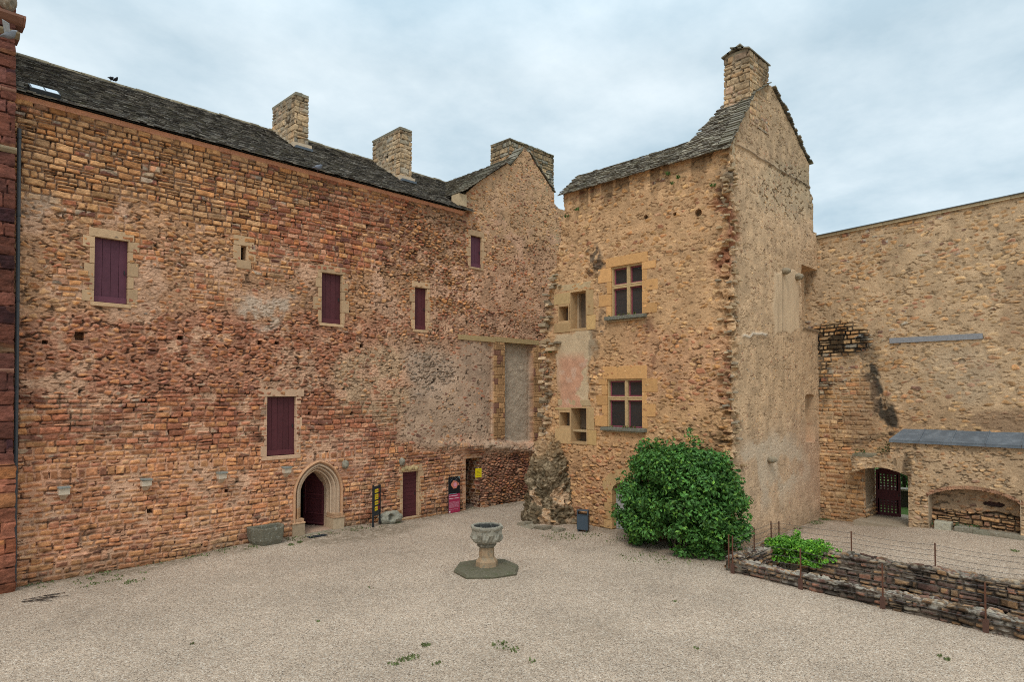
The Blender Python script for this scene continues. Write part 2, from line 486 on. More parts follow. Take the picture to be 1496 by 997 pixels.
OCH = (.50, .30, .12); BUF = (.50, .325, .185); ORG = (.46, .25, .12); PNK = (.50, .29, .17)
MAR = (.085, .022, .026); MAR2 = (.105, .034, .050)
DARK = (.012, .010, .009)

def lx(px, py=600): return float(on_y(px, py, YL)[0])
def lz(px, py): return float(on_y(px, py, YL)[2])
def by(px, py=500): return float(on_x(px, py, XB)[1])
def bz(px, py): return float(on_x(px, py, XB)[2])
def rectL(l, t, r, b):
    m = (l+r)/2; my = (t+b)/2
    return lx(l, my), lx(r, my), lz(m, b), lz(m, t)
def rectB(l, t, r, b):
    m = (l+r)/2; my = (t+b)/2
    return -by(l, my), -by(r, my), bz(m, b), bz(m, t)
def tone(c, a=.15): 
    k = random.uniform(1-a, 1+a); return tuple(x*k for x in c)

def surround(name, parent, fr, R, colr, jw=(.16, .34), lint=.28, sill=.12, back=.35, proud=.015, lw=.16, sides=(1, 1), hs=(.32, .52)):
    mb = MB(); u0, u1, z0, z1 = R
    for sd, on_ in zip((-1, 1), sides):
        if not on_: continue
        if not lint and mb.f: mb.build(name, M['dressed'], parent, bevel=.012); mb = MB()
        z = z0; k = random.random() < .5
        while z < z1-.01:
            h = min(random.uniform(*hs), z1-z)
            if z1-z-h < .15: h = z1-z
            w = jw[1] if k else jw[0]; w *= random.uniform(.85, 1.15); k = not k
            a, b = (u0-w, u0) if sd < 0 else (u1, u1+w)
            fr.box(mb, a, b, -back, proud+random.uniform(-.006, .008), z+.006, z+h-.006, tone(colr))
            z += h
    if lint: fr.box(mb, u0-lw, u1+lw, -back, proud+.006, z1+.004, z1+lint, tone(colr), .008)
    if sill: fr.box(mb, u0-lw*.6, u1+lw*.6, -back, proud+.02, z0-sill, z0-.004, tone(colr), .006)
    return mb.build(name, M['dressed'], parent, bevel=.012)
def shutter(name, parent, fr, R, colr, depth=.12, planks=4, ledger=True, label=None, horizontal=False):
    mb = MB(); u0, u1, z0, z1 = R
    if horizontal:
        n = int((z1-z0)/.17); s = (z1-z0)/n
        for i in range(n): fr.box(mb, u0, u1, -depth-.04, -depth+random.uniform(-.003, .003), z0+i*s+.004, z0+(i+1)*s-.004, tone(colr, .1))
    else:
        s = (u1-u0)/planks
        for i in range(planks): fr.box(mb, u0+i*s+.005, u0+(i+1)*s-.005, -depth-.04, -depth, z0+.01, z1-.01, tone(colr, .12))
        if ledger:
            fr.box(mb, u0+.01, u1-.01, -depth+.001, -depth+.035, z0+.02, z0+.2, tone(tuple(c*1.25 for c in colr), .06))
    fr.box(mb, u0-.02, u1+.02, -depth-.08, -depth-.045, z0-.02, z1+.02, (.01, .006, .006))
    o = mb.build(name, M['paint'], parent)
    if label: o['label'] = label
    # small iron ring / latch
    hb = MB(); fr.box(hb, u1-.09, u1-.06, -depth+.004, -depth+.03, (z0+z1)/2-.06, (z0+z1)/2+.06, (.03, .03, .03))
    hb.build('latch', M['metal'], o)
    return o

# =================================================================== long main wing
house = thing('castle_wing', 'long castle wing of red and buff masonry with maroon shutters and dark slab roof', 'building', (14, YL, 0))
W1 = rectL(138, 349, 187, 443); W2 = rectL(470, 400, 499, 473); W3 = rectL(606, 421, 623.5, 482)
W4 = rectL(687.5, 345.5, 703.6, 391); W5 = rectL(390, 580, 432, 666); SLIT = rectL(352, 359.5, 360, 380.5)
SD = rectL(588.3, 690, 611, 755); SD = (SD[0], SD[1], .12, SD[3])
DW = (lx(680.2, 700), lx(700, 700), .0, lz(690, 670))
PX0, PX1 = lx(428, 720), lx(500.5, 720)
PC = (PX0+PX1)/2; PHW = .60; PSP = 1.62; PTH = .17; PRI = .80; PMW = (PX1-PX0)/2-PHW
RP = (PRI**2/PHW+PHW)/2 ; CP = RP-PHW
GAB = [(19.34, 13.9), (19.43, 14.75), (lx(697.6, 267), lz(697.6, 267)), (lx(727.7, 240.4), lz(727.7, 240.4)), (22.07, 16.95), (22.4, 16.8), (23.35, 17.92), (23.75, 17.85), (24.15, 17.45), (25.72, 16.2), (25.74, 15.6), (26.1, 15.4), (26.12, 0)]
def topL(x):
    gx = [p[0] for p in GAB[:-1]]; gz = [p[1] for p in GAB[:-1]]
    return np.where(x < 19.34, 13.75, np.interp(x, gx, gz))
def inside_portal(u, v, r):
    hw = PHW+r; a = np.abs(u-PC)
    arch = (v >= PSP) & (np.hypot(a+CP, v-PSP) < RP+r)
    return ((v < PSP) & (a < hw)) | arch
holes = [(117, 491, .19, .19), (264, 494, .12, .08), (380, 500.5, .11, .1), (405.5, 501.5, .13, .07), (529, 506, .13, .1), (219, 747, .11, .1), (452, 604, .08, .08), (513.8, 604.5, .08, .08), (66, 500, .08, .06), (331, 718, .09, .05), (742, 287, .06, .08), (765, 292, .05, .05), (640, 540, .05, .05), (704, 583, .08, .08)]
def fieldL(u, v, P):
    N = len(u); qx, qy = survey(P)
    w0 = (fbm(u*.55, v*.55, 3, 4)-.5)*90; w1 = (fbm(u*.5, v*.5, 7, 4)-.5)*90
    x = qx+w0; y = qy+w1*.6
    # base: rubble of the middle band
    W = Wt(N, buff=.38, ochre=.2, orange=.13, red=.1, dark=.05, grey=.04, pink=.1)
    mort = np.tile(np.array([.54, .36, .225]), (N, 1)); bury = np.full(N, .55); rel = np.full(N, .036); crs = np.full(N, .46); op = np.full(N, .5)
    def Z(mask, w=None, mo=None, bu=None, re=None, cr=None, o_=None):
        nonlocal W, mort, bury, rel, crs, op
        if w is not None: W = wmix(W, w, mask)
        if mo is not None: mort = mort*(1-mask)[:, None] + np.array(mo)*mask[:, None]
        if bu is not None: bury = bury*(1-mask)+bu*mask
        if re is not None: rel = rel*(1-mask)+re*mask
        if cr is not None: crs = crs*(1-mask)+cr*mask
        if o_ is not None: op = op*(1-mask)+o_*mask
    up = 1-sm(-14, 14, y-np.interp(qx, [20, 200, 340, 420, 640, 700], [285, 300, 335, 345, 365, 330]))
    # buff squared courses high on the left, redder towards the middle
    redr = sm(330, 520, x)
    Z(up, wmix(Wt(N, buff=.52, ochre=.24, pink=.10, grey=.06, red=.04, dark=.04), Wt(N, buff=.22, ochre=.12, pink=.18, red=.30, orange=.06, dark=.09, grey=.03), redr), (.46, .33, .23), .2, .042, .9, .85)
    Z(blob(x, y, 510, 345, 130, 60), Wt(N, buff=.16, ochre=.1, pink=.2, red=.34, orange=.08, dark=.1, grey=.02), (.44, .28, .19), .3, .04, .7, .4)
    Z(sm(560, 640, x)*(1-sm(450, 500, y)), Wt(N, buff=.24, ochre=.22, orange=.13, red=.2, dark=.12, pink=.09), (.43, .30, .19), .3, .055, .1, .5)
    Z(sm(675, 720, x)*(1-sm(330, 390, y)), Wt(N, buff=.45, ochre=.2, pink=.15, red=.1, dark=.06, grey=.04), (.55, .40, .25), .8, .025, .2, .1)
    Z(sm(675, 710, x)*sm(340, 390, y)*(1-sm(500, 520, y)), Wt(N, buff=.14, ochre=.18, orange=.2, red=.28, dark=.1, pink=.1), (.52, .36, .24), .75, .028, .3, .2)
    Z(blob(x, y, 260, 440, 110, 45), None, (.50, .33, .21), .9)
    Z(blob(x, y, 430, 420, 60, 60), None, (.47, .32, .21), .75)
    # red brown coursed band
    red = sm(448, 478, y)*(1-sm(640, 672, y))
    Z(red*(1-sm(560, 640, x)), Wt(N, buff=.06, ochre=.14, orange=.2, red=.40, dark=.09, pink=.08, grey=.03), (.50, .29, .195), .35, .045, .30+.5*sm(560, 600, y), .45)
    Z(red*sm(540, 620, x), Wt(N, buff=.1, ochre=.15, orange=.15, red=.35, dark=.12, pink=.13), (.46, .32, .22), .5, .04, .4, .3)
    Z(blob(x, y, 560, 560, 55, 60), None, (.52, .41, .28), .7)
    # ochre coursed foot
    low = sm(648, 672, y)
    Z(low, Wt(N, buff=.14, ochre=.32, orange=.30, red=.13, dark=.06, pink=.06, grey=.02), (.66, .42, .28), .42, .03, .75, .25)
    Z(low*sm(470, 560, x), Wt(N, buff=.14, ochre=.28, orange=.2, red=.2, dark=.12, pink=.06), (.44, .29, .2), .4, .04, .65, .4)
    Z(low*sm(690, 730, x), Wt(N, ochre=.18, orange=.2, red=.25, dark=.27, pink=.1), (.34, .22, .15), .3, .07, .4, .7)
    Z(blob(x, y, 505, 665, 55, 38), None, (.48, .31, .22), .85)
    # grey plaster with stones peeping through
    pl = box(x, y, 600, 520, 735, 648, 16)
    Z(pl, Wt(N, buff=.15, ochre=.15, red=.3, dark=.2, pink=.1, grey=.1), (.50, .41, .31), 1.0, .016, 0, 0)
    Z(box(qx, qy, 672, 497, 722, 600, 8), None, (.46, .37, .28), 1.6, .012, 0, 0)
    Z(blob(x, y, 625, 552, 35, 28), Wt(N, grey=1), (.5, .42, .33), .45)
    pm = sm(.55, .66, fbm(u*1.3, v*1.9, 27, 4))*(1-pl)*(1-up*.7)
    Z(pm, None, (.62, .44, .31)); bury = bury+pm*.25
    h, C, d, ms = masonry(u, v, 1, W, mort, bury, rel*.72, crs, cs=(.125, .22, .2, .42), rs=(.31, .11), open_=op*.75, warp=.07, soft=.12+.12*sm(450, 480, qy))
    C = C*np.array([1.0, .825, .73])
    C = C*(1-.35*blob(x, y, 625, 552, 35, 28)*ms)[:, None]
    # recessed panels between piers, under the timber lintel
    lz_ = np.interp(qx, [660, 790], [643, 650])
    p2 = box(qx, qy, 738.5, 498, 778, 9999, 1.2)*(1-sm(-3, 3, qy-lz_+(vn(u*2, v*2, 4)-.5)*10))
    p1 = sm(700, 718, qx)*(1-sm(719.5, 721.5, qx))*sm(496, 500, qy)*(1-sm(-3, 3, qy-lz_))
    h = h - .26*p2 - .10*p1
    pc = np.array([.47, .365, .265])*(.72+.5*fbm(u*5, v*5, 12, 5))[:, None]
    C = C*(1-p2)[:, None] + pc*p2[:, None]; h = h*(1-p2) + (-.26+(fbm(u*5, v*5, 13, 4)-.5)*.05)*p2
    pier = np.maximum(box(qx, qy, 720.5, 498, 737.5, 641, 1), box(qx, qy, 779, 500, 792, 645, 1))
    dd, kk, rr = coursed(u, v, 77, .16, .3, .2, .4, .01)
    pcx = np.array([.45, .25, .115])*(.65+.6*h2(kk, rr, 3))[:, None]*(.8+.4*fbm(u*6, v*6, 9, 4))[:, None]
    dk = (h2(kk, rr, 8) > .9)
    pcx[dk] = np.array([.24, .11, .07])
    pcx = pcx*(.45+.55*sm(0, .018, dd))[:, None]
    C = C*(1-pier)[:, None] + pcx*pier[:, None]; h = h*(1-pier) + (.02+.02*sm(0, .03, dd))*pier
    # ragged ledge under the panels
    led = np.exp(-((qy-lz_-8)/7)**2)*sm(600, 690, qx)
    h = h + led*(.07+.2*vn(u*3, v*5, 61))*1.1
    C = C*(1-led*.35)[:, None] + np.array([.30, .26, .19])*(led*.35)[:, None]
    # worn bulges towards the foot on the right
    h = h + sm(675, 720, qx)*sm(660, 700, qy)*(fbm(u*1.6, v*1.6, 15, 3)-.35)*.25
    # (patches)
    # pale patches, soot marks, darker towards the foot
    pale = blob(x, y, 370, 455, 36, 24) + blob(x, y, 75, 300, 32, 22)*.6 + blob(qx+w0*.4, qy+w1*.4, 205, 300, 50, 60)*.0
    t = np.clip(pale, 0, 1)*sm(.4, .6, fbm(u*3, v*3, 21, 4))*.7
    C = C*(1-t)[:, None] + np.array([.58, .46, .35])*t[:, None]
    gs = (blob(x, y, 135, 790, 14, 26) + blob(x, y, 62, 818, 16, 14) + blob(x, y, 385, 640, 26, 9))
    C = C*(1-.55*np.clip(gs, 0, 1)*sm(.35, .6, fbm(u*4, v*4, 22, 3)))[:, None]
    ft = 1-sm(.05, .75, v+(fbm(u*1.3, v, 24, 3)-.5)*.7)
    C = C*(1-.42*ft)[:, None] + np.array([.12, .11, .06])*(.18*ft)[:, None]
    tt = fbm(u*.35, v*.35, 26, 4); C = C*(.84+.32*tt)[:, None]
    for (hx, hy, w, hh) in holes:
        cx = lx(hx, hy); cz = lz(hx, hy)
        m = (np.abs(u-cx) < w/2+.02) & (np.abs(v-cz) < hh/2+.02)
        h = np.where(m, -.28, h); C[m] = C[m]*.35
    keep = v < topL(u)
    for (a, b, c, e) in (W1, W2, W3, W4, W5, SLIT, SD, DW):
        keep &= ~((u > a-.03) & (u < b+.03) & (v > c-.03) & (v < e+.03))
    keep &= ~inside_portal(u, v, PMW-.05)
    return h, C, keep
posL, _ = path_pos([(2.0, YL), (30.0, YL)])
def posL2(U, V): return posL(U-2.0, V)
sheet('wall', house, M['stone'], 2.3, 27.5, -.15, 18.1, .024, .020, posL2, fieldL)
# hidden shell: end walls, back wall, floor
mb = MB()
mb.box(2.2, 2.7, YL+.1, 32, -.3, 13.6, (.35, .25, .16)); mb.box(2.2, 27, 31.6, 32, -.3, 13.7, (.35, .25, .16))
mb.box(27.5, 27.9, YL+.02, 32, -.3, 12.5, (.40, .28, .17)); mb.box(2.7, 27.5, YL+.5, 31.6, -.3, .10, (.22, .15, .11))
mb.build('shell', M['dressed'], house)
mb = MB()   # body of the gable behind its face
poly = [(19.4, 13.95)]+GAB[1:-3]+[(25.72, 13.95)]
mb.prism(poly, lambda p, k: (p[0], YL+.03+k*.75, p[1]-.03), (.44, .32, .19)); 
mb.box(25.7, 26.12, YL+.02, YL+2.2, 10, 15.35, (.44, .32, .19))
mb.build('gable', M['dressed'], house)
surround('window_surround', house, FL, W1, BUF, (.15, .30), .26, .12)
surround('window_surround', house, FL, W2, BUF, (.16, .3), .30, .12)
surround('window_surround', house, FL, W3, BUF, (.16, .26), .26, .12)
surround('window_surround', house, FL, W4, BUF, (.14, .3), .26, .1)
surround('window_surround', house, FL, W5, (.60, .38, .24), (.10, .22), .28, .14, lw=.32)
surround('slit_surround', house, FL, SLIT, BUF, (.3, .42), .35, .3, lw=.26, hs=(.3, .4))
surround('door_surround', house, FL, SD, BUF, (.16, .3), .30, .12, lw=.2)
surround('door_surround', house, FL, DW, PNK, (.16, .24), .2, .05, back=.5, sides=(1, 0))
shutter('shutter', house, FL, W1, MAR2, planks=4, label='faded plum coloured plank shutter')
shutter('shutter', house, FL, W2, MAR); shutter('shutter', house, FL, W3, MAR, planks=3)
shutter('shutter', house, FL, W4, MAR2, planks=2, depth=.1); shutter('shutter', house, FL, W5, MAR, planks=5)
shutter('door', house, FL, SD, MAR, depth=.16, horizontal=True, label='small maroon door of horizontal boards')
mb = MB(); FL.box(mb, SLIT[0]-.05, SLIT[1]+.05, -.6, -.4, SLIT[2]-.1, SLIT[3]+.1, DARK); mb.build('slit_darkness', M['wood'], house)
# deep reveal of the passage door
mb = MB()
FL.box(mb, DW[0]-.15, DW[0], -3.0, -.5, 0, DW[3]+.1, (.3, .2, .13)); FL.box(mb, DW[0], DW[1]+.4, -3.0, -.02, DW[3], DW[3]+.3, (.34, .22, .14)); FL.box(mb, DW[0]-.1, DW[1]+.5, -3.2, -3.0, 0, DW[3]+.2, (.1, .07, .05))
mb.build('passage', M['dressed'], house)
def fieldRev(u, v, P):
    N = len(u)
    W = Wt(N, ochre=.3, orange=.2, red=.3, dark=.1, pink=.1)
    h, C, d, ms = masonry(u+50, v, 4, W, np.tile([.42, .28, .19], (N, 1)), np.full(N, .45), np.full(N, .05), np.full(N, .6), open_=np.full(N, .4))
    return h, C, None
pr, Lr = path_pos([(DW[1]+.22, YL+3.0), (DW[1]+.05, YL+.9), (DW[1]+.05, YL+.0)], r=.3)
_pr = pr
def prn(U, V):
    P, N = _pr(U, V); return P, -N
sheet('passage_side', house, M['stone'], 0, Lr, 0, DW[3]+.05, .035, .03, prn, fieldRev)

# moulded portal: profile swept round a pointed arch
prof = [(PMW+.0, -.05), (PMW, .05), (PMW-.05, .10), (PMW-.09, .06), (PMW-.10, -.03), (PMW-.16, -.05), (PMW-.15, .02), (PMW-.20, .03), (PMW-.22, -.12), (PMW-.27, -.16), (PMW-.25, -.08), (PMW-.30, -.08), (PMW-.33, -.24), (PMW-.38, -.30), (PMW-.36, -.2), (PMW-.41, -.22), (.05, -.38), (.03, -.46), (0, -.48), (0, -.95)]
def arch_pt(t, r):
    """t in 0..1 from left foot over the apex to the right foot"""
    s = 1-2*t; side = -1 if s > 0 else 1; s = abs(s)   # s 1 foot .. 0 apex
    if s > .5:
        z = PTH + (PSP-PTH)*(1-s)/.5; return (side*(PHW+r), z)
    amax = math.acos(CP/(RP+r)); a = amax*(1-s/.5)
    return (side*((RP+r)*math.cos(a)-CP), PSP+(RP+r)*math.sin(a))
mb = MB(); ts = [i/72 for i in range(73)]; vs = []
for t in ts:
    for (r, n) in prof:
        x, z = arch_pt(t, r); vs.append(FL.p(PC+x, n, z))
K = len(prof)
for i in range(72):
    side = tone((.56, .40, .27), .12) if i % 6 == 0 else side
    cc = tone((.52, .30, .16), .1) if i < 12 else side
    for j in range(K-1):
        mb.add([vs[i*K+j], vs[i*K+j+1], vs[(i+1)*K+j+1], vs[(i+1)*K+j]], [(0, 1, 2, 3)], cc if j > 3 else tone((.52, .29, .16), .05))
portal = mb.build('portal_arch', M['dressed'], house)
for s in (-1, 1):
    mb = MB()
    a, b = sorted((PC+s*(PHW-.015), PC+s*(PHW+PMW+.04)))
    FL.box(mb, a, b, -.55, .10, .0, .56, tone((.45, .33, .21)), .01)
    FL.box(mb, a-.01, b+.01, -.53, .12, .56, .62, tone((.50, .30, .17)), .006)
    FL.box(mb, a+.02, b-.02, -.5, .07, .62, .74, tone((.50, .30, .17)), .006)
    mb.build('plinth', M['dressed'], portal, bevel=.015)
mb = MB(); FL.box(mb, PC-PHW-.1, PC+PHW+.5, -1.2, .0, .0, PTH, (.40, .26, .18)); FL.box(mb, PC-PHW-.05, PX1+.25, .0, .32, .0, PTH-.02, (.28, .24, .17), .02)
mb.build('threshold', M['dressed'], house, bevel=.012)
for k in range(1):    # open door leaf, hinged on the right jamb
    a = math.radians(70); hx = PC+PHW+.02; n0 = -.62; L = 1.12
    d = np.array([-math.cos(a), -math.sin(a)])
    def LP(t, o, z): return tuple(FL.p(hx+d[0]*t-math.sin(a)*o, n0+d[1]*t+math.cos(a)*o, z))
    mb = MB()
    def leafbox(t0, t1, o0, o1, z0, z1, c, arch=False):
        q = []
        for z in (z0, z1):
            for (t, o) in ((t0, o0), (t1, o0), (t1, o1), (t0, o1)): q.append(LP(t, o, z))
        mb.hexa(q, c)
    nst = 14
    for i in range(nst):
        t0 = L*i/nst; t1 = L*(i+1)/nst; tm = (t0+t1)/2
        xx = abs(PHW-tm*1.06); top = PSP+math.sqrt(max(.0, RP**2-(xx+CP)**2))-.02
        leafbox(t0, t1, 0, -.05, PTH+.02, top, tone(MAR, .06))
    for (t0, t1, z0, z1) in ((.1, L-.1, 1.36, 1.42), (.1, L-.1, .62, .66), (.12, .15, .66, 1.36), (L-.15, L-.12, .66, 1.36), (.1, L-.1, .24, .30), (L-.14, L-.11, 1.42, 2.2), (.12, .15, 1.42, 2.1), (.1, L-.1, 1.2, 1.23)):
        leafbox(t0, t1, .0, .03, z0, z1, tone((.13, .035, .04), .05))
    dl = mb.build('door', M['paint'], house); dl['label'] = 'maroon panelled leaf standing ajar in the pointed portal'
    mb = MB(); leafbox(L-.1, L-.06, .03, .06, 1.22, 1.34, (.03, .03, .03)); mb.build('handle', M['metal'], dl)
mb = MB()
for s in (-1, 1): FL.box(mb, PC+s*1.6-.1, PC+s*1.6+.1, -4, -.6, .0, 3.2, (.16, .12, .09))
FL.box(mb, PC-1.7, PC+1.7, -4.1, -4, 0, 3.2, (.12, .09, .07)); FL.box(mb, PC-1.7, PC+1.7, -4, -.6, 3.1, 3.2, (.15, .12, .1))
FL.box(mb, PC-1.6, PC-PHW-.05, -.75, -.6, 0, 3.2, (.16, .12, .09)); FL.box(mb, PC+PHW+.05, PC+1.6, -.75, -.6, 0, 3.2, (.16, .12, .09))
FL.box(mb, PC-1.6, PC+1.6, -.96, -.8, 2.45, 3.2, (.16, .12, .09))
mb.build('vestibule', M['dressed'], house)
# cornice
def corn(mb, x0, x1):
    z0 = 13.72; z1 = 13.84; P_ = [(-.1, z0-.02), (.03, z0), (.05, z0+.03), (.09, z0+.06), (.12, z0+.08), (.13, z1), (-.1, z1)]
    x = x0
    while x < x1:
        w = min(random.uniform(.8, 1.5), x1-x)
        mb.prism(P_, lambda p, k: FL.p(x+.003+k*(w-.006), p[0], p[1]), tone((.62, .32, .21), .08)); x += w
mb = MB(); corn(mb, 2.4, 19.3); mb.build('cornice', M['dressed'], house)
# timber lintel of the blocked openings
mb = MB()
for (a, b) in (((669, 487.5), (722, 496)), ((723, 491), (786, 499.5))):
    A = on_y(*a, YL); B = on_y(*b, YL)
    FL.box(mb, A[0], B[0], -.35, .05, A[2]-.28-(.0), A[2]-.04, tone((.42, .29, .14), .05), .01)
mb.build('timber_lintel', M['wood'], house)
# roof
Zr = 16.95; sl = math.atan2(Zr-13.85, 27.2-22.22); RL = math.hypot(Zr-13.85, 27.2-22.22)
mb = MB(); slab_roof(mb, (2.5, 22.22, 13.86), (1, 0, 0), (0, math.cos(sl), math.sin(sl)), 21.0, RL, .10, (.12, .28), .022, ((.06, .05, .042), (.10, .085, .07), (.14, .12, .095), (.22, .19, .155)), skip=lambda u, v: (u+2.5 > 19.35+(v*math.cos(sl))*.9+.35))
x = 2.5
while x < 22.5:
    w = random.uniform(.35, .5); z = Zr+random.uniform(-.02, .02)
    mb.prism([(-.22, -.08), (-.2, -.03), (0, .10), (.2, -.03), (.22, -.08), (0, .02)], lambda p, k: (x+k*(w-.01), 27.2+p[0], z+p[1]), tone((.18, .145, .09), .35)); x += w
mb.add([(2.5, 27.2, Zr-.03), (27, 27.2, Zr-.03), (27, 32.1, 13.8), (2.5, 32.1, 13.8)], [(0, 1, 2, 3)], (.12, .10, .08))
mb.add([(2.5, 22.2, 13.82), (19.3, 22.2, 13.82), (21.5, 27.2, Zr-.03), (2.5, 27.2, Zr-.03)], [(0, 1, 2, 3)], (.07, .06, .05))
# wing roof: its left slope falls to the valley
ws = math.atan2(16.97-14.7, 22.15-19.1); wl = math.hypot(16.97-14.7, 22.15-19.1)
slab_roof(mb, (19.1, 27.4, 14.7), (0, -1, 0), (math.cos(ws), 0, math.sin(ws)), 5.15, wl+.05, .12, (.15, .32), .035, ((.12, .10, .08), (.17, .145, .11), (.23, .2, .15)))
mb.add([(19.0, 22.3, 14.62), (19.0, 27.4, 14.62), (22.2, 27.4, 16.92), (22.2, 22.3, 16.92)], [(0, 1, 2, 3)], (.1, .085, .07))
mb.add([(22.2, 23.2, 16.92), (22.2, 27.4, 16.92), (26.2, 27.4, 14.0), (26.2, 23.2, 14.0)], [(0, 1, 2, 3)], (.1, .085, .07))
roof = mb.build('roof', M['slab'], house)
mb = MB()   # verge slabs on the gable
def verge(mb, A, B, y0, y1, n, t=.05, out=.05, cols=((.16, .14, .10), (.24, .21, .16))):
    A = np.array(A, float); B = np.array(B, float); d = B-A; L = np.linalg.norm(d); d /= L
    nn = np.array([-d[1], d[0]]); nn = nn if nn[1] > 0 else -nn
    st = L/n
    for i in range(n):
        a = A+d*st*(i-.15); b = A+d*st*(i+1.25); l0 = random.uniform(0.0, .03); yy = y0-out*random.uniform(.3, 1.4)
        up = .045
        lo_first = A[1] < B[1]
        ha, hb = (l0+up, l0) if lo_first else (l0, l0+up)
        c = tone(random.choice(cols), .35)
        q = [(a, ha), (b, hb), (b, hb+t), (a, ha+t)]
        mb.prism([p+nn*h for p, h in q], lambda p, k: (p[0], yy if k == 0 else y1+random.uniform(-.02, .02), p[1]), c)
g = {i: p for i, p in enumerate(GAB)}
verge(mb, (19.15, 14.72), g[4], YL, YL+.85, 15); mb.build('verge_slabs', M['slab'], roof); mb = MB(); verge(mb, g[5], g[6], YL, YL+.6, 6, .07); mb.build('verge_slabs', M['slab'], roof); mb = MB(); verge(mb, g[7], g[9], YL, YL+.7, 14)
mb.build('verge_slabs', M['slab'], roof)
mb = MB(); mb.box(19.0, 19.45, YL-.06, YL+.5, 14.1, 14.66, (.52, .38, .23)); mb.build('eaves_return', M['dressed'], house)

def chimney(name, parent, x0, x1, y0, y1, z0, z1, seed, W=None, mort=(.47, .36, .24), bury=.9, label=None, cap=.12, cs=(.16, .3, .25, .5), topfn=None):
    pos, L = path_pos([(x0, y0), (x1, y0), (x1, y1), (x0, y1)], closed=True, r=.06)
    quoin = [0, x1-x0, x1-x0+y1-y0, 2*(x1-x0)+y1-y0, L]
    def f(u, v, P):
        N = len(u)
        Wk = Wt(N, **(W or dict(buff=.6, ochre=.16, grey=.16, pink=.08)))
        dq = np.min([np.abs(u-q) for q in quoin], 0)
        by_ = np.where(dq < .3, .1, bury)
        h, C, d, ms = masonry(u, v, seed, Wk, np.tile(mort, (N, 1)), by_, np.full(N, .02), np.full(N, .8), cs=cs, open_=np.full(N, .2), soft=.45)
        st = sm(z1-.9, z1, v+(fbm(u*2, v*2, seed, 3)-.5)*1.2)
        C = C*(1-.45*st)[:, None] + np.array([.16, .15, .11])*(.2*st)[:, None]
        C = C*(.5+.8*fbm(u*1.4, v*.7, seed+3, 4))[:, None]
        keep = None if topfn is None else v < topfn(P)
        return h, C, keep
    c = sheet(name, parent, M['stone'], 0, L, z0, z1, .03, .03, pos, f)
    if cap:
        mb = MB(); n = int((x1-x0)/.35)+1
        for i in range(n):
            a = x0+(x1-x0)*i/n; b = x0+(x1-x0)*(i+1)/n
            mb.box(a, b, y0-.04, y1+.04, z1-.03, z1+cap*random.uniform(.4, .9), tone((.24, .21, .15), .3), .02)
        mb.build('cap', M['slab'], c)
    if label: c['label'] = label
    return c
def ro(px, py):   # point of the main roof plane
    d = ray(px, py); n = np.array([0, -math.sin(sl), math.cos(sl)]); o = np.array([0, 22.22, 13.9]); t = np.dot(o-CAM, n)/np.dot(d, n); return CAM+d*t
for (pf, pr_, pt, hgt, seed) in (((430, 214), (453, 222), (431, 137), 0, 31), ((584, 262), (606, 270), (583, 187), 0, 37)):
    A = ro(*pf); B = ro(*pr_)
    top = on_y(*pt, A[1])[2]
    xb = A[0]; y1 = A[1]+ (2.1 if seed == 31 else 2.3)
    c = chimney('chimney', roof, xb, B[0], A[1], y1, A[2]-.7, top, seed)
    mb = MB()   # mortar flaunching and lead at its foot
    mb.box(xb-.1, B[0]+.12, A[1]-.12, A[1]+.02, A[2]-.25, A[2]+.18, (.55, .42, .29), .02); mb.box(xb-.05, B[0]+.08, A[1]-.3, A[1]-.1, A[2]-.12, A[2]-.02, (.12, .14, .16))
    for i in range(6):
        yy = A[1]+i*.34; zz = A[2]+(yy-A[1])*math.tan(sl)
        mb.box(xb-.09, xb+.02, yy, yy+.36, zz-.1, zz+.16, (.50, .40, .28), .02)
    mb.build('flaunching', M['dressed'], c)
# broad chimney behind the gable
A = on_y(744, 240, 23.35); Bq = on_y(809, 280, 23.35); tp = on_y(744, 203, 23.35)[2]; tp2 = on_y(809, 229, 23.35)[2]
chimney('chimney', roof, A[0], Bq[0], 23.35, 24.75, 14.0, (tp+tp2)/2+.03, 43, dict(buff=.5, ochre=.15, grey=.1, pale=.25), (.20, .17, .12), .1, label='broad pale stone stack behind the gable', cap=.06)
# roof window
mb = MB(); P0 = ro(37, 147); P1 = ro(70, 150)
def RP_(x, t, n): return (x, 22.22+t*math.cos(sl)-n*math.sin(sl), 13.9+t*math.sin(sl)+n*math.cos(sl))
def rbox(mb, x0, x1, t0, t1, n0, n1, c): mb.hexa([RP_(x, t, n) for n in (n0, n1) for (x, t) in ((x0, t0), (x1, t0), (x1, t1), (x0, t1))], c)
rbox(mb, 3.0, 3.72, .12, .62, .0, .12, (.04, .045, .05)); sk = mb.build('roof_window', M['metal'], roof)
mb = MB(); rbox(mb, 3.04, 3.34, .16, .58, .12, .13, (.55, .62, .68)); rbox(mb, 3.38, 3.68, .16, .58, .12, .13, (.55, .62, .68)); mb.build('pane', M['glass'], sk)
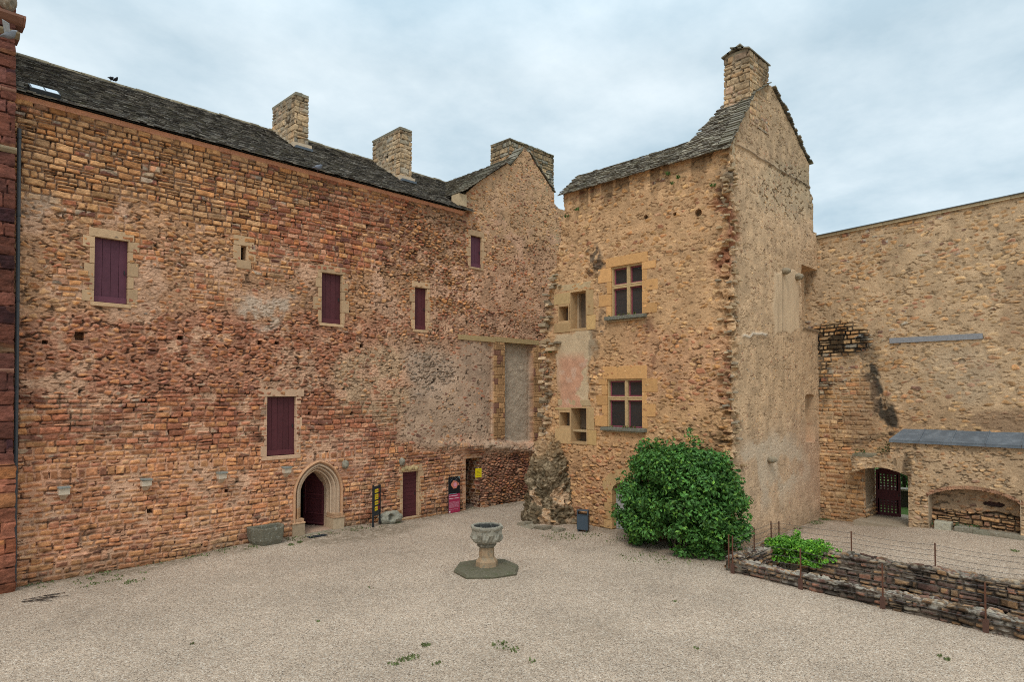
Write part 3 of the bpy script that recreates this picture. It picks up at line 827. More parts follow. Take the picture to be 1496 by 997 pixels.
# corbels with slate caps, carved heads
def corbel(px, py, s=.82):
    P = on_y(px, py, YL); mb = MB(); x = P[0]; z = P[2]
    FL.box(mb, x-.16*s, x+.16*s, -.1, .27*s, z-.16*s, z+.07*s, (.58, .47, .35), .01)
    mb.hexa([FL.p(x-.06, .0, z-.36*s), FL.p(x+.06, .0, z-.36*s), FL.p(x+.06, .06, z-.34*s), FL.p(x-.06, .06, z-.34*s), FL.p(x-.11, .0, z-.163*s), FL.p(x+.11, .0, z-.163*s), FL.p(x+.11, .2, z-.163*s), FL.p(x-.11, .2, z-.163*s)], (.50, .38, .27))
    c = mb.build('corbel', M['dressed'], house, bevel=.01)
    mb = MB(); FL.box(mb, x-.19*s, x+.19*s, -.1, .32*s, z+.072*s, z+.12*s, (.26, .26, .23), .015); mb.build('slate_cap', M['slab'], c)
for p in ((92, 716), (212, 704), (322, 694), (417, 686)): corbel(*p)
def lump(name, mat, parent, c, r, col, seed=1, amp=.3, n=24, scale=3.0):
    V = []; Q = []; C = []
    th = np.linspace(0, math.pi, n); ph = np.linspace(0, 2*math.pi, 2*n, endpoint=False)
    T, Pp = np.meshgrid(th, ph, indexing='ij'); D = np.stack([np.sin(T)*np.cos(Pp), np.sin(T)*np.sin(Pp), np.cos(T)], -1).reshape(-1, 3)
    q = D*scale; nz = (fbm(q[:, 0]+seed, q[:, 1]+q[:, 2]*1.3, seed, 4)+fbm(q[:, 2]-seed, q[:, 1]-q[:, 0]*.7, seed+1, 4))/2
    R = 1+amp*2*(nz-.5)
    V = np.array(c)+D*R[:, None]*np.array(r)
    m = 2*n; i = np.arange((n-1)*m).reshape(n-1, m); j = np.roll(i, -1, 1)
    Q = np.stack([i, i+m, j+m, j], -1).reshape(-1, 4)
    C = np.array(col)*(.55+.9*nz)[:, None]
    return from_arrays(name, V, Q, C, mat, parent, True)
for (px, py) in ((503, 679), (585.5, 675)):
    P = on_y(px, py, YL); lump('carved_head', M['lichen'], house, (P[0], YL-.08, P[2]), (.13, .14, .17), (.27, .24, .18), px, .35, 14)
P = on_y(600, 684, YL)
for k in range(5): lump('carved_lintel_leaf', M['dressed'], house, (SD[0]+.0+.17*k, YL-.03, SD[3]+.14+.05*(k % 2)), (.11, .05, .10), (.50, .36, .18), k+3, .3, 10)
# =================================================================== ruined tower house
tower = thing('tower_house', 'tall ruined ochre tower house with slab roofed gable and chimney behind the green bush', 'building', (24.5, 14.5, 0))
WU = rectB(893, 387, 938, 461); WL = rectB(887, 554, 938, 625)
NT1 = rectB(833.5, 426, 856, 480); NS1 = rectB(816.5, 448, 830.5, 469)
NT2 = rectB(834.5, 597, 857, 646); NS2 = rectB(818, 603, 832.5, 623)
DO = (-by(894.5, 740), -by(952, 740), -.02, bz(915, 703))
ZE = 13.95
def yl(z): return np.interp(z, [-.5, .0, 1.0, 2.0, 3.3, 5, 7.5, 9.5, 10.6, 12, 13.6, 14], [19.35, 19.3, 19.2, 19.15, 19.05, 18.95, 18.9, 18.75, 18.35, 17.95, 17.75, 17.65])
STR = 14.2
def topR(x): return np.interp(x, [20.9, 22.75, 24.1, 24.45, 26.2, 28.19, 28.2, 28.6, 28.61], [14.2, 16.38, 17.3, 17.35, 16.4, 15.2, 14.1, 13.85, 13.8])
def posB(U, V):
    Sl = yl(V + 0*U)-YR
    wob = (vn(V*1.7, 0*V+2, 5)-.5)*.35
    Sl = Sl + wob*.5 + (vn(V*4.5, 0*V+7, 9)-.5)*.16
    X = np.where(U > 0, XB+U, np.where(U > -Sl, XB, XB+(-U-Sl)))
    Y = np.where(U > 0, YR, np.where(U > -Sl, YR-U, YR+Sl))
    a = sm(-.22, .22, U); b = 1-sm(-.22, .22, U+Sl)
    n = np.stack([-(1-a)*(1-b), -a+b, 0*U], 1); n /= np.linalg.norm(n, axis=1)[:, None]
    return np.stack([X, Y, V], 1), n
NCH = (27.2, 28.75)   # niche near the corner on the right side
def fieldB(u, v, P):
    N = len(u); qx, qy = survey(P)
    w0 = (fbm(u*.55, v*.55, 103, 4)-.5)*70; w1 = (fbm(u*.5, v*.5, 107, 4)-.5)*70
    x = qx+w0*.7; y = qy+w1*.7
    W = Wt(N, buff=.44, ochre=.28, orange=.10, red=.06, dark=.03, grey=.04, pink=.05)
    mort = np.tile(np.array([.57, .36, .20]), (N, 1)); bury = np.full(N, .78); rel = np.full(N, .017); crs = np.full(N, .1); op = np.full(N, .1)
    def Z(mask, w=None, mo=None, bu=None, re=None, cr=None, o_=None):
        nonlocal W, mort, bury, rel, crs, op
        if w is not None: W = wmix(W, w, mask)
        if mo is not None: mort = mort*(1-mask)[:, None] + np.array(mo)*mask[:, None]
        if bu is not None: bury = bury*(1-mask)+bu*mask
        if re is not None: rel = rel*(1-mask)+re*mask
        if cr is not None: crs = crs*(1-mask)+cr*mask
        if o_ is not None: op = op*(1-mask)+o_*mask
    front = (1-sm(-.15, .1, u)); right = 1-front
    lowf = front*sm(470, 540, y)
    Z(lowf, Wt(N, buff=.35, ochre=.32, orange=.14, red=.1, dark=.03, pink=.06), (.58, .355, .19), .62, .02)
    Z(front*sm(640, 690, y), Wt(N, buff=.25, ochre=.3, orange=.18, red=.16, dark=.05, pink=.06), (.54, .32, .175), .5, .03, .2, .2)
    Z(front*sm(900, 960, x)*sm(460, 490, y)*(1-sm(560, 600, y)), Wt(N, buff=.25, ochre=.25, orange=.15, red=.25, pink=.1), (.56, .33, .19), .55)
    # big quoin-less broken edge near the corner
    edge = np.exp(-((u+.0+(fbm(v*.9, u*0, 110, 3)-.5)*.9)/.42)**2)
    # right face: smooth render with small pebbles
    Z(right, Wt(N, buff=.35, ochre=.15, red=.16, dark=.12, grey=.12, pink=.1), (.56, .375, .22), .9, .010, 0, 0)
    Z(right*sm(590, 660, y), None, (.58, .40, .25), 1.1, .012)
    Z(right*blob(x, y, 1160, 280, 60, 40), Wt(N, buff=.5, ochre=.2, red=.1, dark=.1, grey=.1), (.5, .36, .22), .5)
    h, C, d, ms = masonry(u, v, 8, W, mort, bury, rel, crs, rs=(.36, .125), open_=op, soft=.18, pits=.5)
    C = C*np.array([.98, .93, .86])
    # pebbly small stones for the rendered side
    h2_, C2, d2, ms2 = masonry(u+9, v, 9, Wt(N, buff=.3, ochre=.15, red=.2, dark=.15, grey=.12, pink=.08), mort, np.clip(bury, 0, 3), rel, crs*0, rs=(.13, .075), joint=.008, soft=.25, pits=.25)
    C2 = C2*(.86+.28*fbm(u*7, v*1.1, 199, 4))[:, None]
    r_ = right*(1-edge*.8)
    h = h*(1-r_)+h2_*r_; C = C*(1-r_)[:, None]+C2*r_[:, None]
    # ochre halo of large stones round the lower door
    # left strip: torn masonry, weathered grey
    Sl = yl(v)-YR; left = sm(-1.05, -.25, -(u+Sl)) # grows towards the left edge
    tear = np.exp(-np.clip((u+Sl)/.45, 0, 9)**2)*(u > -Sl-.5)
    big = fbm(u*2.2, v*3.2, 120, 4); bigs = vn(u*3.2, v*5.5, 121)
    h = h + tear*((big-.5)*.55 + (bigs-.5)*.16)*sm(13.9, 10.5, v)*1.0
    grey = tear*sm(.47, .6, fbm(u*1.1, v*.8, 122, 4))*(1-sm(10.6, 12.2, v))
    C = C*(1-.62*grey)[:, None]+np.array([.15, .14, .11])*(.35*grey)[:, None]
    lich = tear*sm(.62, .70, fbm(u*6, v*6, 123, 3))*sm(9.5, 3, v)
    C = C*(1-.7*lich)[:, None]+np.array([.52, .50, .43])*(.7*lich)[:, None]
    # right broken edge
    ed = edge*sm(.2, 1.4, v)
    h = h + ed*((fbm(u*2.6, v*3.6, 130, 5)-.45)*.38 + (vn(u*4.5, v*6, 131)-.5)*.11)
    C = C*(1-.25*ed*sm(.5, .7, fbm(u*2, v*2, 132, 3)))[:, None]
    rd = np.clip(ed*1.5, 0, 1)*box(qx, qy, 1020, 285, 1090, 400, 14)*sm(.36, .5, vn(u*4, v*7, 133))
    C = C*(1-rd*.85)[:, None]+np.array([.30, .115, .06])*(rd*.85)[:, None]; h = h-rd*.08
    hol = ed*sm(.62, .72, vn(u*4.5, v*7, 138)); h = h-hol*.12; C = C*(1-.5*hol)[:, None]
    gy = ed*(1-sm(255, 300, qy))*sm(.4, .6, fbm(u*2, v*2, 136, 3))*.7
    C = C*(1-gy)[:, None]+np.array([.17, .15, .11])*gy[:, None]
    # pink plaster strip, with a torn outline
    pk = front*box(qx+(fbm(u*1.5, v*1.5, 140, 4)-.5)*30, qy+(fbm(u*1.5, v*1.5, 141, 4)-.5)*30, 812, 485, 866, 602, 3)
    a = np.array([.57, .42, .26])*(.8+.4*fbm(u*4, v*4, 142, 4))[:, None]
    inn = sm(.38, .43, fbm(u*1.3, v*1.1, 143, 4))*box(qx, qy, 815, 520, 864, 602, 10)
    b = np.array([.58, .31, .19])*(.75+.5*fbm(u*5, v*5, 144, 4))[:, None]
    b2 = sm(.55, .66, fbm(u*3, v*3, 145, 4)); b = b*(1-b2*.35)[:, None]+np.array([.66, .50, .38])*(b2*.35)[:, None]
    pc = a*(1-inn)[:, None]+b*inn[:, None]
    C = C*(1-pk)[:, None]+pc*pk[:, None]; h = h*(1-pk)+(.0+.015*inn+(fbm(u*5, v*5, 146, 3)-.5)*.01)*pk
    # black streaks and stub of a broken corbel
    st = blob(x, y, 868, 372, 14, 24)+blob(qx, qy+w1*.2, 867, 520, 8, 60)*.55*front + blob(qx, qy, 946, 470, 5, 16)*.6*front+ blob(qx, qy, 880, 470, 6, 20)*.7*front
    stt = np.clip(st, 0, 1)*sm(.35, .55, fbm(u*4, v*3, 150, 4))
    C = C*(1-.75*stt)[:, None]+np.array([.06, .06, .055])*(.5*stt)[:, None]
    h = h+blob(qx, qy, 868, 380, 13, 24)*.13*vn(u*4, v*7, 151)*front + blob(qx, qy, 868, 560, 8, 50)*.10*vn(u*4, v*7, 152)*front
    # streaks under the eaves
    sk = front*(1-sm(.0, 1.4, 13.9-v))*sm(.5, .62, fbm(u*2.6, v*.25, 153, 3))
    C = C*(1-.55*sk)[:, None]
    rs = front*blob(qx, qy, 950, 505, 9, 42)*.7*sm(.3, .55, fbm(u*3, v*2, 154, 3)); C = C*(1-rs)[:, None]+np.array([.24, .11, .06])*rs[:, None]
    # string course scar across the gable
    sc = right*np.exp(-((v-STR+(fbm(u*1.2, v*0, 155, 3)-.5)*.12)/.06)**2)
    h = h+sc*.05; C = C*(1-.5*sc)[:, None]
    C = C*(1-.16*right*sm(14.15, 14.3, v))[:, None]
    # pale plaster panel with vertical seams by the niche
    pp = right*box(qx+(fbm(v*1.5, u, 160, 3)-.5)*8*(qx < 1150), qy+(fbm(u*2, v, 161, 3)-.5)*16, 1131, 398, 1167, 487, 2)
    pcol = np.array([.63, .45, .28])*(.82+.36*fbm(u*6, v*1.2, 162, 4))[:, None]
    seam = (np.abs(qx-1143) < .7).astype(float)+(np.abs(qx-1136) < .5)*.6
    pcol = pcol*(1-.35*np.clip(seam, 0, 1))[:, None]
    C = C*(1-pp)[:, None]+pcol*pp[:, None]; h = h*(1-pp)+.02*pp
    pk2 = right*sm(600, 650, y)*(1-sm(700, 780, y))*sm(1140, 1175, x)*.5
    C = C*(1-pk2)[:, None]+np.array([.54, .34, .22])*pk2[:, None]*(.8+.4*fbm(u*4, v*4, 163, 3))[:, None]
    pl2 = right*blob(x, y, 1120, 690, 55, 55)*sm(.42, .55, fbm(u*1.2, v*1.2, 164, 4))*.6
    C = C*(1-pl2)[:, None]+np.array([.60, .49, .36])*pl2[:, None]
    wt = right*np.exp(-((qy-491-(vn(u*3, v*0, 7)-.5)*8)/2.5)**2)*box(qx, qy, 1085, 470, 1120, 510, 3)
    C = C*(1-wt*.6)[:, None]+np.array([.6, .55, .46])*(wt*.6)[:, None]; h = h+wt*.04
    # recess by the corner, upper and lower
    nr = right*(P[:, 0] > NCH[0])*(P[:, 0] < NCH[1]+.6)*((v > 8.15)&(v < 10.75))
    h = h-nr*.55
    xx = (P[:, 0]-27.93)/.5; arch = 5.25+.12*np.sqrt(np.clip(1-xx**2, 0, 1))
    nr2 = right*(np.abs(xx) < 1)*(v > 3.35)*(v < arch)
    h = h-nr2*.3
    led = right*(P[:, 0] > NCH[0])*np.exp(-((v-8.1)/.09)**2); h = h+led*.05; C = C*(1-.6*led)[:, None]
    for (hx, hy, s_) in ((1135, 280, .09), (1184, 249, .09), (1163, 537, .06), (1146, 537, .06), (1117, 606, .05), (1020, 311, .13), (943, 317, .08), (986, 313, .07)):
        pt = on_y(hx, hy, YR) if hx > 1075 else on_x(hx, hy, XB)
        dd = np.linalg.norm(P-pt, axis=1); m = dd < s_
        h = np.where(m, h-.15, h); C[m] = C[m]*.35
    # rubble foot on the left: a slumped buttress, lichen grown
    cx = Sl*0 - (19.0-YR); bz_ = np.clip(v, 0, 9)
    hw = 1.25-.18*v
    bt = (1-sm(.55, 1.0, np.abs(u-cx-.02*v)/np.maximum(hw, .2)))*(1-sm(2.7, 3.5, v+(fbm(u, v, 170, 3)-.5)*.8))
    prof = .45+1.15*np.clip(1-v/2.4, 0, 1)**1.25
    bump = fbm(u*1.7, v*1.9, 171, 5)
    h = h + bt*.10*(bump-.3)
    top = bt*sm(.9, 2.0, v+(fbm(u*1.2, v*1.2, 175, 3)-.5)*1.4)
    base_c = np.array([.40, .29, .19])*(.7+.6*fbm(u*5, v*5, 172, 4))[:, None]
    g1 = sm(.42, .50, fbm(u*2.2, v*2.6, 173, 5)); base_c = base_c*(1-g1*.85)[:, None]+np.array([.10, .095, .07])*(g1*.8)[:, None]
    g2 = sm(.60, .66, fbm(u*7, v*7, 174, 4)); base_c = base_c*(1-g2*.7)[:, None]+np.array([.50, .46, .37])*(g2*.7)[:, None]
    tt = bt*.92; C = C*(1-tt)[:, None]+base_c*tt[:, None]
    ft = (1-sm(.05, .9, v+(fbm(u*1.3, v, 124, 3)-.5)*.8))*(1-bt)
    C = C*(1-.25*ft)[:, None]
    C = C*(.88+.24*fbm(u*.4, v*.4, 126, 4))[:, None]
    keep = np.where(u < 0, v < ZE+.05, v < topR(P[:, 0]))
    keep &= P[:, 0] < 28.98
    keep &= ~((P[:, 0] > 28.62) & (v > 12.4) & (u > 0))
    for (a, b_, c, e) in (WU, WL, NT1, NS1, NT2, NS2, DO):
        uu = -P[:, 1]
        keep &= ~((u < -.02) & (u > -Sl+.1) & (uu > a-.03) & (uu < b_+.03) & (v > c-.03) & (v < e+.03))
    return h, C, keep
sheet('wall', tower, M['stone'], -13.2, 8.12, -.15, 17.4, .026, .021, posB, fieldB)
mb = MB()   # masses hidden behind the faces: thickness of the walls and the gable
mb.prism([(XB+.25, 12), (XB+.25, 14.2), (22.75, 16.3), (24.1, 17.2), (24.45, 17.25), (26.2, 16.3), (28.1, 15.1), (28.1, 12)], lambda p, k: (p[0], YR+.05+k*1.0, p[1]-.05), (.46, .34, .21))
mb.box(28.1, 28.6, YR+.05, YR+1.5, 11.5, 13.8, (.46, .34, .21))
mb.box(XB+1.0, XB+1.25, YR+1.0, 17.6, 0, 14.6, (.44, .32, .2)); mb.box(XB+4.6, XB+5, YR+.4, 18.4, 0, 12, (.4, .3, .2))
mb.box(XB+.45, XB+5, 17.3, 17.6, 8, 13.9, (.44, .32, .2))
mb.build('shell', M['dressed'], tower)
# roofs of stone slabs
rb = MB()
v_ = np.array([math.cos(.76), 0, math.sin(.76)])
tn = ((.11, .09, .065), (.155, .13, .10), (.21, .18, .135), (.27, .235, .175))
slab_roof(rb, (XB-.16, 17.85, ZE-.06), (0, -1, 0), (math.cos(.72), 0, math.sin(.72)), 5.9, 1.72, .09, (.13, .32), .032, tn, .018)
ga = math.atan2(16.42-13.87, 22.78-20.72); gl = math.hypot(16.42-13.87, 22.78-20.72)
slab_roof(rb, (XB-.18, 12.45, ZE-.08), (0, -1, 0), (math.cos(ga), 0, math.sin(ga)), 2.3, gl+.02, .09, (.13, .32), .034, tn, .02, skip=lambda u, v: u < 1.25*max(v, 0)/gl)
rb.add([(XB-.15, 12.4, ZE-.06), (XB-.15, YR+.05, ZE-.06), (22.76, YR+.05, 16.36), (22.76, 11.25, 16.36)], [(0, 1, 2, 3)], (.1, .085, .065))
rb.add([(XB-.15, 12.4, ZE-.06), (22.76, 11.25, 16.36), (22.76, 12.4, ZE-.06)], [(0, 1, 2)], (.4, .3, .2))
rb.add([(XB-.1, 17.7, ZE-.02), (XB-.1, 12.3, ZE-.02), (XB+1.2, 12.3, ZE+1.05), (XB+1.2, 17.5, ZE+1.05)], [(0, 1, 2, 3)], (.12, .1, .08))
rb.add([(XB+1.2, 17.5, ZE+1.05), (XB+1.2, 12.3, ZE+1.05), (XB+1.3, 12.3, ZE-.2), (XB+1.3, 17.5, ZE-.2)], [(0, 1, 2, 3)], (.4, .3, .2))
rb.add([(XB-.1, 17.7, ZE-.02), (XB+1.2, 17.5, ZE+1.05), (XB+1.3, 17.5, ZE-.3), (XB, 17.7, ZE-.3)], [(0, 1, 2, 3)], (.4, .3, .2))
trf = rb.build('roof', M['slab'], tower)
mb = MB()
verge(mb, (20.8, 14.02), (22.78, 16.44), YR-.02, YR+.35, 20, .045, .07); mb.build('verge_slabs', M['slab'], trf); mb = MB(); verge(mb, (22.78, 16.44), (24.2, 17.32), YR-.04, YR+.0, 7, .04, .04); verge(mb, (24.55, 17.3), (28.3, 15.2), YR-.02, YR+.8, 34, .06, .09, ((.10, .09, .07), (.16, .14, .11), (.2, .17, .12)))
mb.build('verge_slabs', M['slab'], trf)
cz = 18.0
tc = chimney('chimney', trf, 22.5, 24.12, YR+.0, YR+.98, 15.3, cz, 51, dict(buff=.55, ochre=.25, red=.05, grey=.05, pink=.1), (.48, .35, .22), .5, cap=0)
mb = MB()
for s in (0, 1):    # low double pitched cover of thin slabs
    for i in range(7):
        for j in range(3):
            x0 = 22.38+i*.27; z0 = cz+.02; a = (j*.22)
            y0, y1 = (YR-.05+a, YR-.05+a+.3) if s == 0 else (YR+1.03-a-.3, YR+1.03-a)
            za = z0+a*.34; zb = z0+(a+.3)*.34
            zz = (za, zb) if s == 0 else (zb, za)
            mb.hexa([(x0, y0, zz[0]), (x0+.26, y0, zz[0]), (x0+.26, y1, zz[1]), (x0, y1, zz[1]), (x0, y0, zz[0]+.05), (x0+.26, y0, zz[0]+.05), (x0+.26, y1, zz[1]+.05), (x0, y1, zz[1]+.05)], tone((.2, .175, .13), .35))
mb.box(22.5, 24.12, YR+.05, YR+.93, cz-.02, cz+.12, (.3, .24, .16))
mb.build('cap', M['slab'], tc)

# cross windows
def cross_window(R, sillz, label):
    u0, u1, z0, z1 = R
    fr = FB_
    mb = MB()   # moulded ochre frame, mullion and transom
    um = u0+(u1-u0)*.53; zt = z0+(z1-z0)*.60; t = .075
    for (a, b, c, e, n0, n1) in ((u0-.02, u0+.06, z0, z1, -.3, -.06), (u1-.04, u1+.02, z0, z1, -.3, -.06), (u0, u1, z1-.07, z1+.02, -.3, -.05), (um-t, um+t, z0, z1, -.26, -.07), (u0, u1, zt-t, zt+t, -.265, -.065)):
        fr.box(mb, a, b, n0, n1, c, e, tone((.47, .32, .16), .1))
    fr.box(mb, um-t*.5, um+t*.5, -.07, -.045, z0, z1, (.50, .34, .17)); fr.box(mb, u0, u1, -.066, -.05, zt+.02, zt+t*.9, (.54, .38, .2))
    w = mb.build('window', M['dressed'], tower, bevel=.012); w['label'] = label
    fm = MB(); gm = MB()
    for (a, b) in ((u0+.06, um-t), (um+t, u1-.04)):
        for (c, e) in ((z0, zt-t), (zt+t, z1-.07)):
            f = .05
            for (p, q, r_, s_) in ((a, a+f, c, e), (b-f, b, c, e), (a+f, b-f, c, c+f), (a+f, b-f, e-f, e)):
                fr.box(fm, p, q, -.22, -.165, r_, s_, tone((.24, .06, .08), .1))
            fr.box(gm, a+f-.005, b-f+.005, -.205, -.195, c+f-.005, e-f+.005, tone((.035, .034, .033), .3))
            # leading
            nu = 2; nz = 3 if e-c < .8 else 5
            for i in range(1, nz): fr.box(fm, a+f, b-f, -.194, -.190, c+(e-c)*i/nz-.004, c+(e-c)*i/nz+.004, (.05, .05, .05))
    fm.build('window_frame', M['paint'], w); gm.build('pane', M['glass'], w)
    sb = MB(); fr.box(sb, u0-.22, u1+.2, -.2, .20, z0-.15, z0-.002, (.17, .16, .12), .015); fr.box(sb, u0-.12, u1+.1, -.1, .10, z0-.22, z0-.152, (.40, .27, .14), .01)
    sb.build('window_sill', M['lichen'], w, bevel=.02)
    pts = [(XB-.12+random.uniform(-.06, .05), -random.uniform(u0-.2, u1+.15), z0, .05, 8) for _ in range(5)]
    g = weeds('sill_moss', pts, .12, (.12, .13, .03), w); g['kind'] = 'stuff'
    return w
surround('window_surround', tower, FB_, (WU[0]-.0, WU[1]+.0, WU[2], WU[3]), (.60, .325, .13), (.22, .62), .38, 0, back=.32, lw=.25, hs=(.38, .5))
surround('window_surround', tower, FB_, WL, (.60, .325, .13), (.25, .7), .5, 0, back=.32, lw=.22, hs=(.4, .55))
cross_window(WU, 0, 'upper cross window with maroon casements and a lichened sill'); cross_window(WL, 0, 'lower cross window with maroon casements and a mossy sill')
# wall cupboards in the exposed room side
def cupboard(R, deep, shelf=None):
    u0, u1, z0, z1 = R; mb = MB(); c = (.50, .32, .16)
    FB_.box(mb, u0-.035, u0, -deep, .012, z0-.1, z1+.1, tone(c)); FB_.box(mb, u1, u1+.035, -deep, .012, z0-.1, z1+.1, tone(c))
    FB_.box(mb, u0, u1, -deep, .012, z1, z1+.1, tone(c)); FB_.box(mb, u0, u1, -deep, .012, z0-.1, z0, tone(c))
    FB_.box(mb, u0-.035, u1+.035, -deep-.1, -deep, z0-.1, z1+.1, (.15, .105, .07))
    if shelf: 
        FB_.box(mb, u0, u1, -deep, -.12, z0+shelf-.04, z0+shelf+.04, (.44, .31, .17)); FB_.box(mb, u0+.1, u1-.02, -deep-.02, -deep+.06, z0+shelf+.1, z1-.05, (.14, .10, .07))
    return mb.build('wall_cupboard', M['dressed'], tower)
cupboard(NT1, .62); cupboard(NS1, .5); cupboard(NT2, .62, .45); cupboard(NS2, .5)
for R1, R2 in ((NS1, NT1), (NS2, NT2)):
    mb = MB()
    FB_.box(mb, R1[0]-.28, R2[0]-.037, -.05, .018, R1[3]+.1, R2[3]+.02, tone((.50, .34, .16))); FB_.box(mb, R1[0]-.28, R2[0]-.037, -.05, .02, R2[2]-.12, R1[2]-.1, tone((.48, .31, .15)))
    mb.build('cupboard_surround', M['dressed'], tower, bevel=.015); mb = MB()
    FB_.box(mb, R2[1]+.037, R2[1]+.5, -.05, .016, R2[2]-.1, R2[2]+.5, tone((.52, .33, .14))); FB_.box(mb, R2[1]+.037, R2[1]+.4, -.05, .02, R2[2]+.51, R2[3]+.05, tone((.50, .33, .16)))
    FB_.box(mb, R1[0]-.1, R2[1]+.3, -.05, .014, R2[3]+.1, R2[3]+.36, tone((.50, .36, .2)))
    mb.build('cupboard_surround', M['dressed'], tower, bevel=.015)
# arched doorway behind the bush
mb = MB(); u0, u1, z0, z1 = DO; um = (u0+u1)/2; rad = (u1-u0)/2
surround('door_surround', tower, FB_, (u0, u1, 0, z1-.45), (.48, .29, .13), (.3, .42), 0, 0, back=.4, hs=(.3, .42))
n = 9; vs = []
for i in range(n):
    t0 = math.pi*(1-i/n); t1 = math.pi*(1-(i+1)/n)
    q = []
    for (nn) in (-.4, .02):
        for (t, r_) in ((t0, 0), (t1, 0), (t1, .52), (t0, .52)):
            q.append(FB_.p(um+(rad+r_)*math.cos(t), nn, z1-.45+(.45+r_*1.0)*math.sin(t)))
    mb.hexa([q[0], q[1], q[2], q[3], q[4], q[5], q[6], q[7]], tone((.50, .32, .15), .12))
mb.build('door_arch', M['dressed'], tower)
mb = MB()
for i in range(9): FB_.box(mb, u0+i*(u1-u0)/9+.004, u0+(i+1)*(u1-u0)/9-.004, -.3, -.26, 0, z1, tone((.36, .35, .33), .15))
d_ = mb.build('door', M['wood'], tower); d_['label'] = 'weathered grey plank door half hidden by the bush'
# slumped lichen grown buttress of rubble at the torn left corner
def posK(U, V):
    R = np.interp(V, [0, .5, 1.2, 2.0, 2.8, 3.4], [1.6, 1.36, 1.22, 1.12, 1.1, 1.1])
    R = R*(1+.22*(fbm(U*1.5+40, V*1.2, 401, 3)-.5)*2)
    cx = XB+.15+np.clip(V-1.7, 0, 3)*.48; cy = 18.35+.10*V
    X = cx+R*1.05*np.cos(U); Y = cy+R*.92*np.sin(U)
    n = np.stack([np.cos(U), np.sin(U), .35+0*U], 1); n /= np.linalg.norm(n, axis=1)[:, None]
    return np.stack([X, Y, V], 1), n
def fieldK(u, v, P):
    N = len(u); a = u*1.3
    W = Wt(N, buff=.4, ochre=.1, grey=.35, pale=.15)
    h, C, d, ms = masonry(a, v, 402, W, np.tile([.50, .37, .25], (N, 1)), np.full(N, .6), np.full(N, .06), np.full(N, 0), rs=(.26, .15), soft=.3)
    h = h+(fbm(a*2.2, v*2.6, 403, 5)-.5)*.55+(fbm(a*8, v*8, 404, 3)-.5)*.12
    lic = sm(.38, .44, fbm(a*1.7, v*2.1, 405, 5)+.10*sm(3.4, 2.2, v)*sm(.3, 1.4, v)-.04)
    C = C*(1-.86*lic)[:, None]+np.array([.12, .10, .06])*(.6*lic)[:, None]
    wl = sm(.64, .69, fbm(a*7, v*7, 406, 3))*lic; C = C*(1-.5*wl)[:, None]+np.array([.45, .38, .27])*(.5*wl)[:, None]
    up_ = sm(2.2, 3.6, v+(fbm(a*1.5, v*1.5, 409, 3)-.5)*1.6)
    wb = np.array([.50, .34, .19])*(.6+.8*fbm(a*4, v*5, 410, 4))[:, None]*(.7+.3*ms)[:, None]
    C = C*(1-up_*.8)[:, None]+wb*(up_*.8)[:, None]
    C = C*(1-.4*(1-sm(0, .5, v)))[:, None]*np.array([1.05, .95, .85])
    return h, C, None
sheet('rubble_buttress', tower, M['stone'], math.pi*.42, math.pi*1.58, -.1, 4.6, .022, .026, posK, fieldK)
mb = MB()
for k, (px, py, w) in enumerate(((770, 771, .5), (790, 773, .4), (812, 776, .35), (762, 768, .4))):
    P = on_z(px, py, .02); mb.box(P[0]-.1, P[0]+w, P[1]-w*.6, P[1]+w*.5, -.05, .06+.03*k, tone((.24, .20, .14)), .04)
fs_ = mb.build('foot_stones', M['lichen'], tower); fs_['kind'] = 'stuff'
# two corbels over the plaster panel, one lower stone
for (px, py, s) in ((1144, 397, .17), (1163, 405, .19), (1124, 672, .17)):
    P = on_y(px, py, YR); lump('corbel', M['lichen'], tower, (P[0], YR-.1, P[2]), (s, .2, s*.75), (.30, .24, .16), px, .3, 12)
# stones still toothing out of the torn corner
rg = random.Random(5)
mbt = MB()
for i in range(95):
    z = rg.uniform(.6, 13.2); u = rg.gauss(.05, .25); s = rg.uniform(.05, .12)
    if u < 0: c = (XB-.05, YR-u, z)
    else: c = (XB+u, YR-.05, z)
    t = tone(rg.choice([(.42, .30, .18), (.36, .25, .14), (.28, .22, .15), (.45, .33, .2)]), .25)
    mbt.box(c[0]-s*.8, c[0]+s*.8, c[1]-s*.9, c[1]+s*.9, c[2]-s*.38, c[2]+s*.38, t, s*.22)
for i in range(60):
    z = rg.uniform(3.2, 10.8); y = float(yl(z))-abs(rg.gauss(0, .28))+.05; s = rg.uniform(.08, .18)
    t = tone(rg.choice([(.48, .34, .20), (.36, .27, .17), (.54, .38, .23), (.26, .20, .13)]), .3)
    mbt.box(XB-.08-s*.7, XB-.05+s*.7, y-s, y+s, z-s*.4, z+s*.4, t, s*.25)
tt_ = mbt.build('toothing_stones', M['dressed'], tower, bevel=.02); tt_['kind'] = 'stuff'
g = weeds('wall_weeds', [(XB-.1, float(on_x(px, py, XB)[1]), float(on_x(px, py, XB)[2]), .08, 22) for (px, py) in ((812, 406), (978, 256), (993, 261), (830, 318), (845, 308), (985, 270), (1043, 273), (806, 515))] + [(float(on_z(px, py, z)[0]), float(on_z(px, py, z)[1]), z, .16, 60) for px, py, z in ((795, 706, 1.5), (826, 705, 1.5), (800, 722, 1.1), (832, 712, 1.4), (812, 700, 1.6))], .16, (.09, .16, .035), tower); g['kind'] = 'stuff'

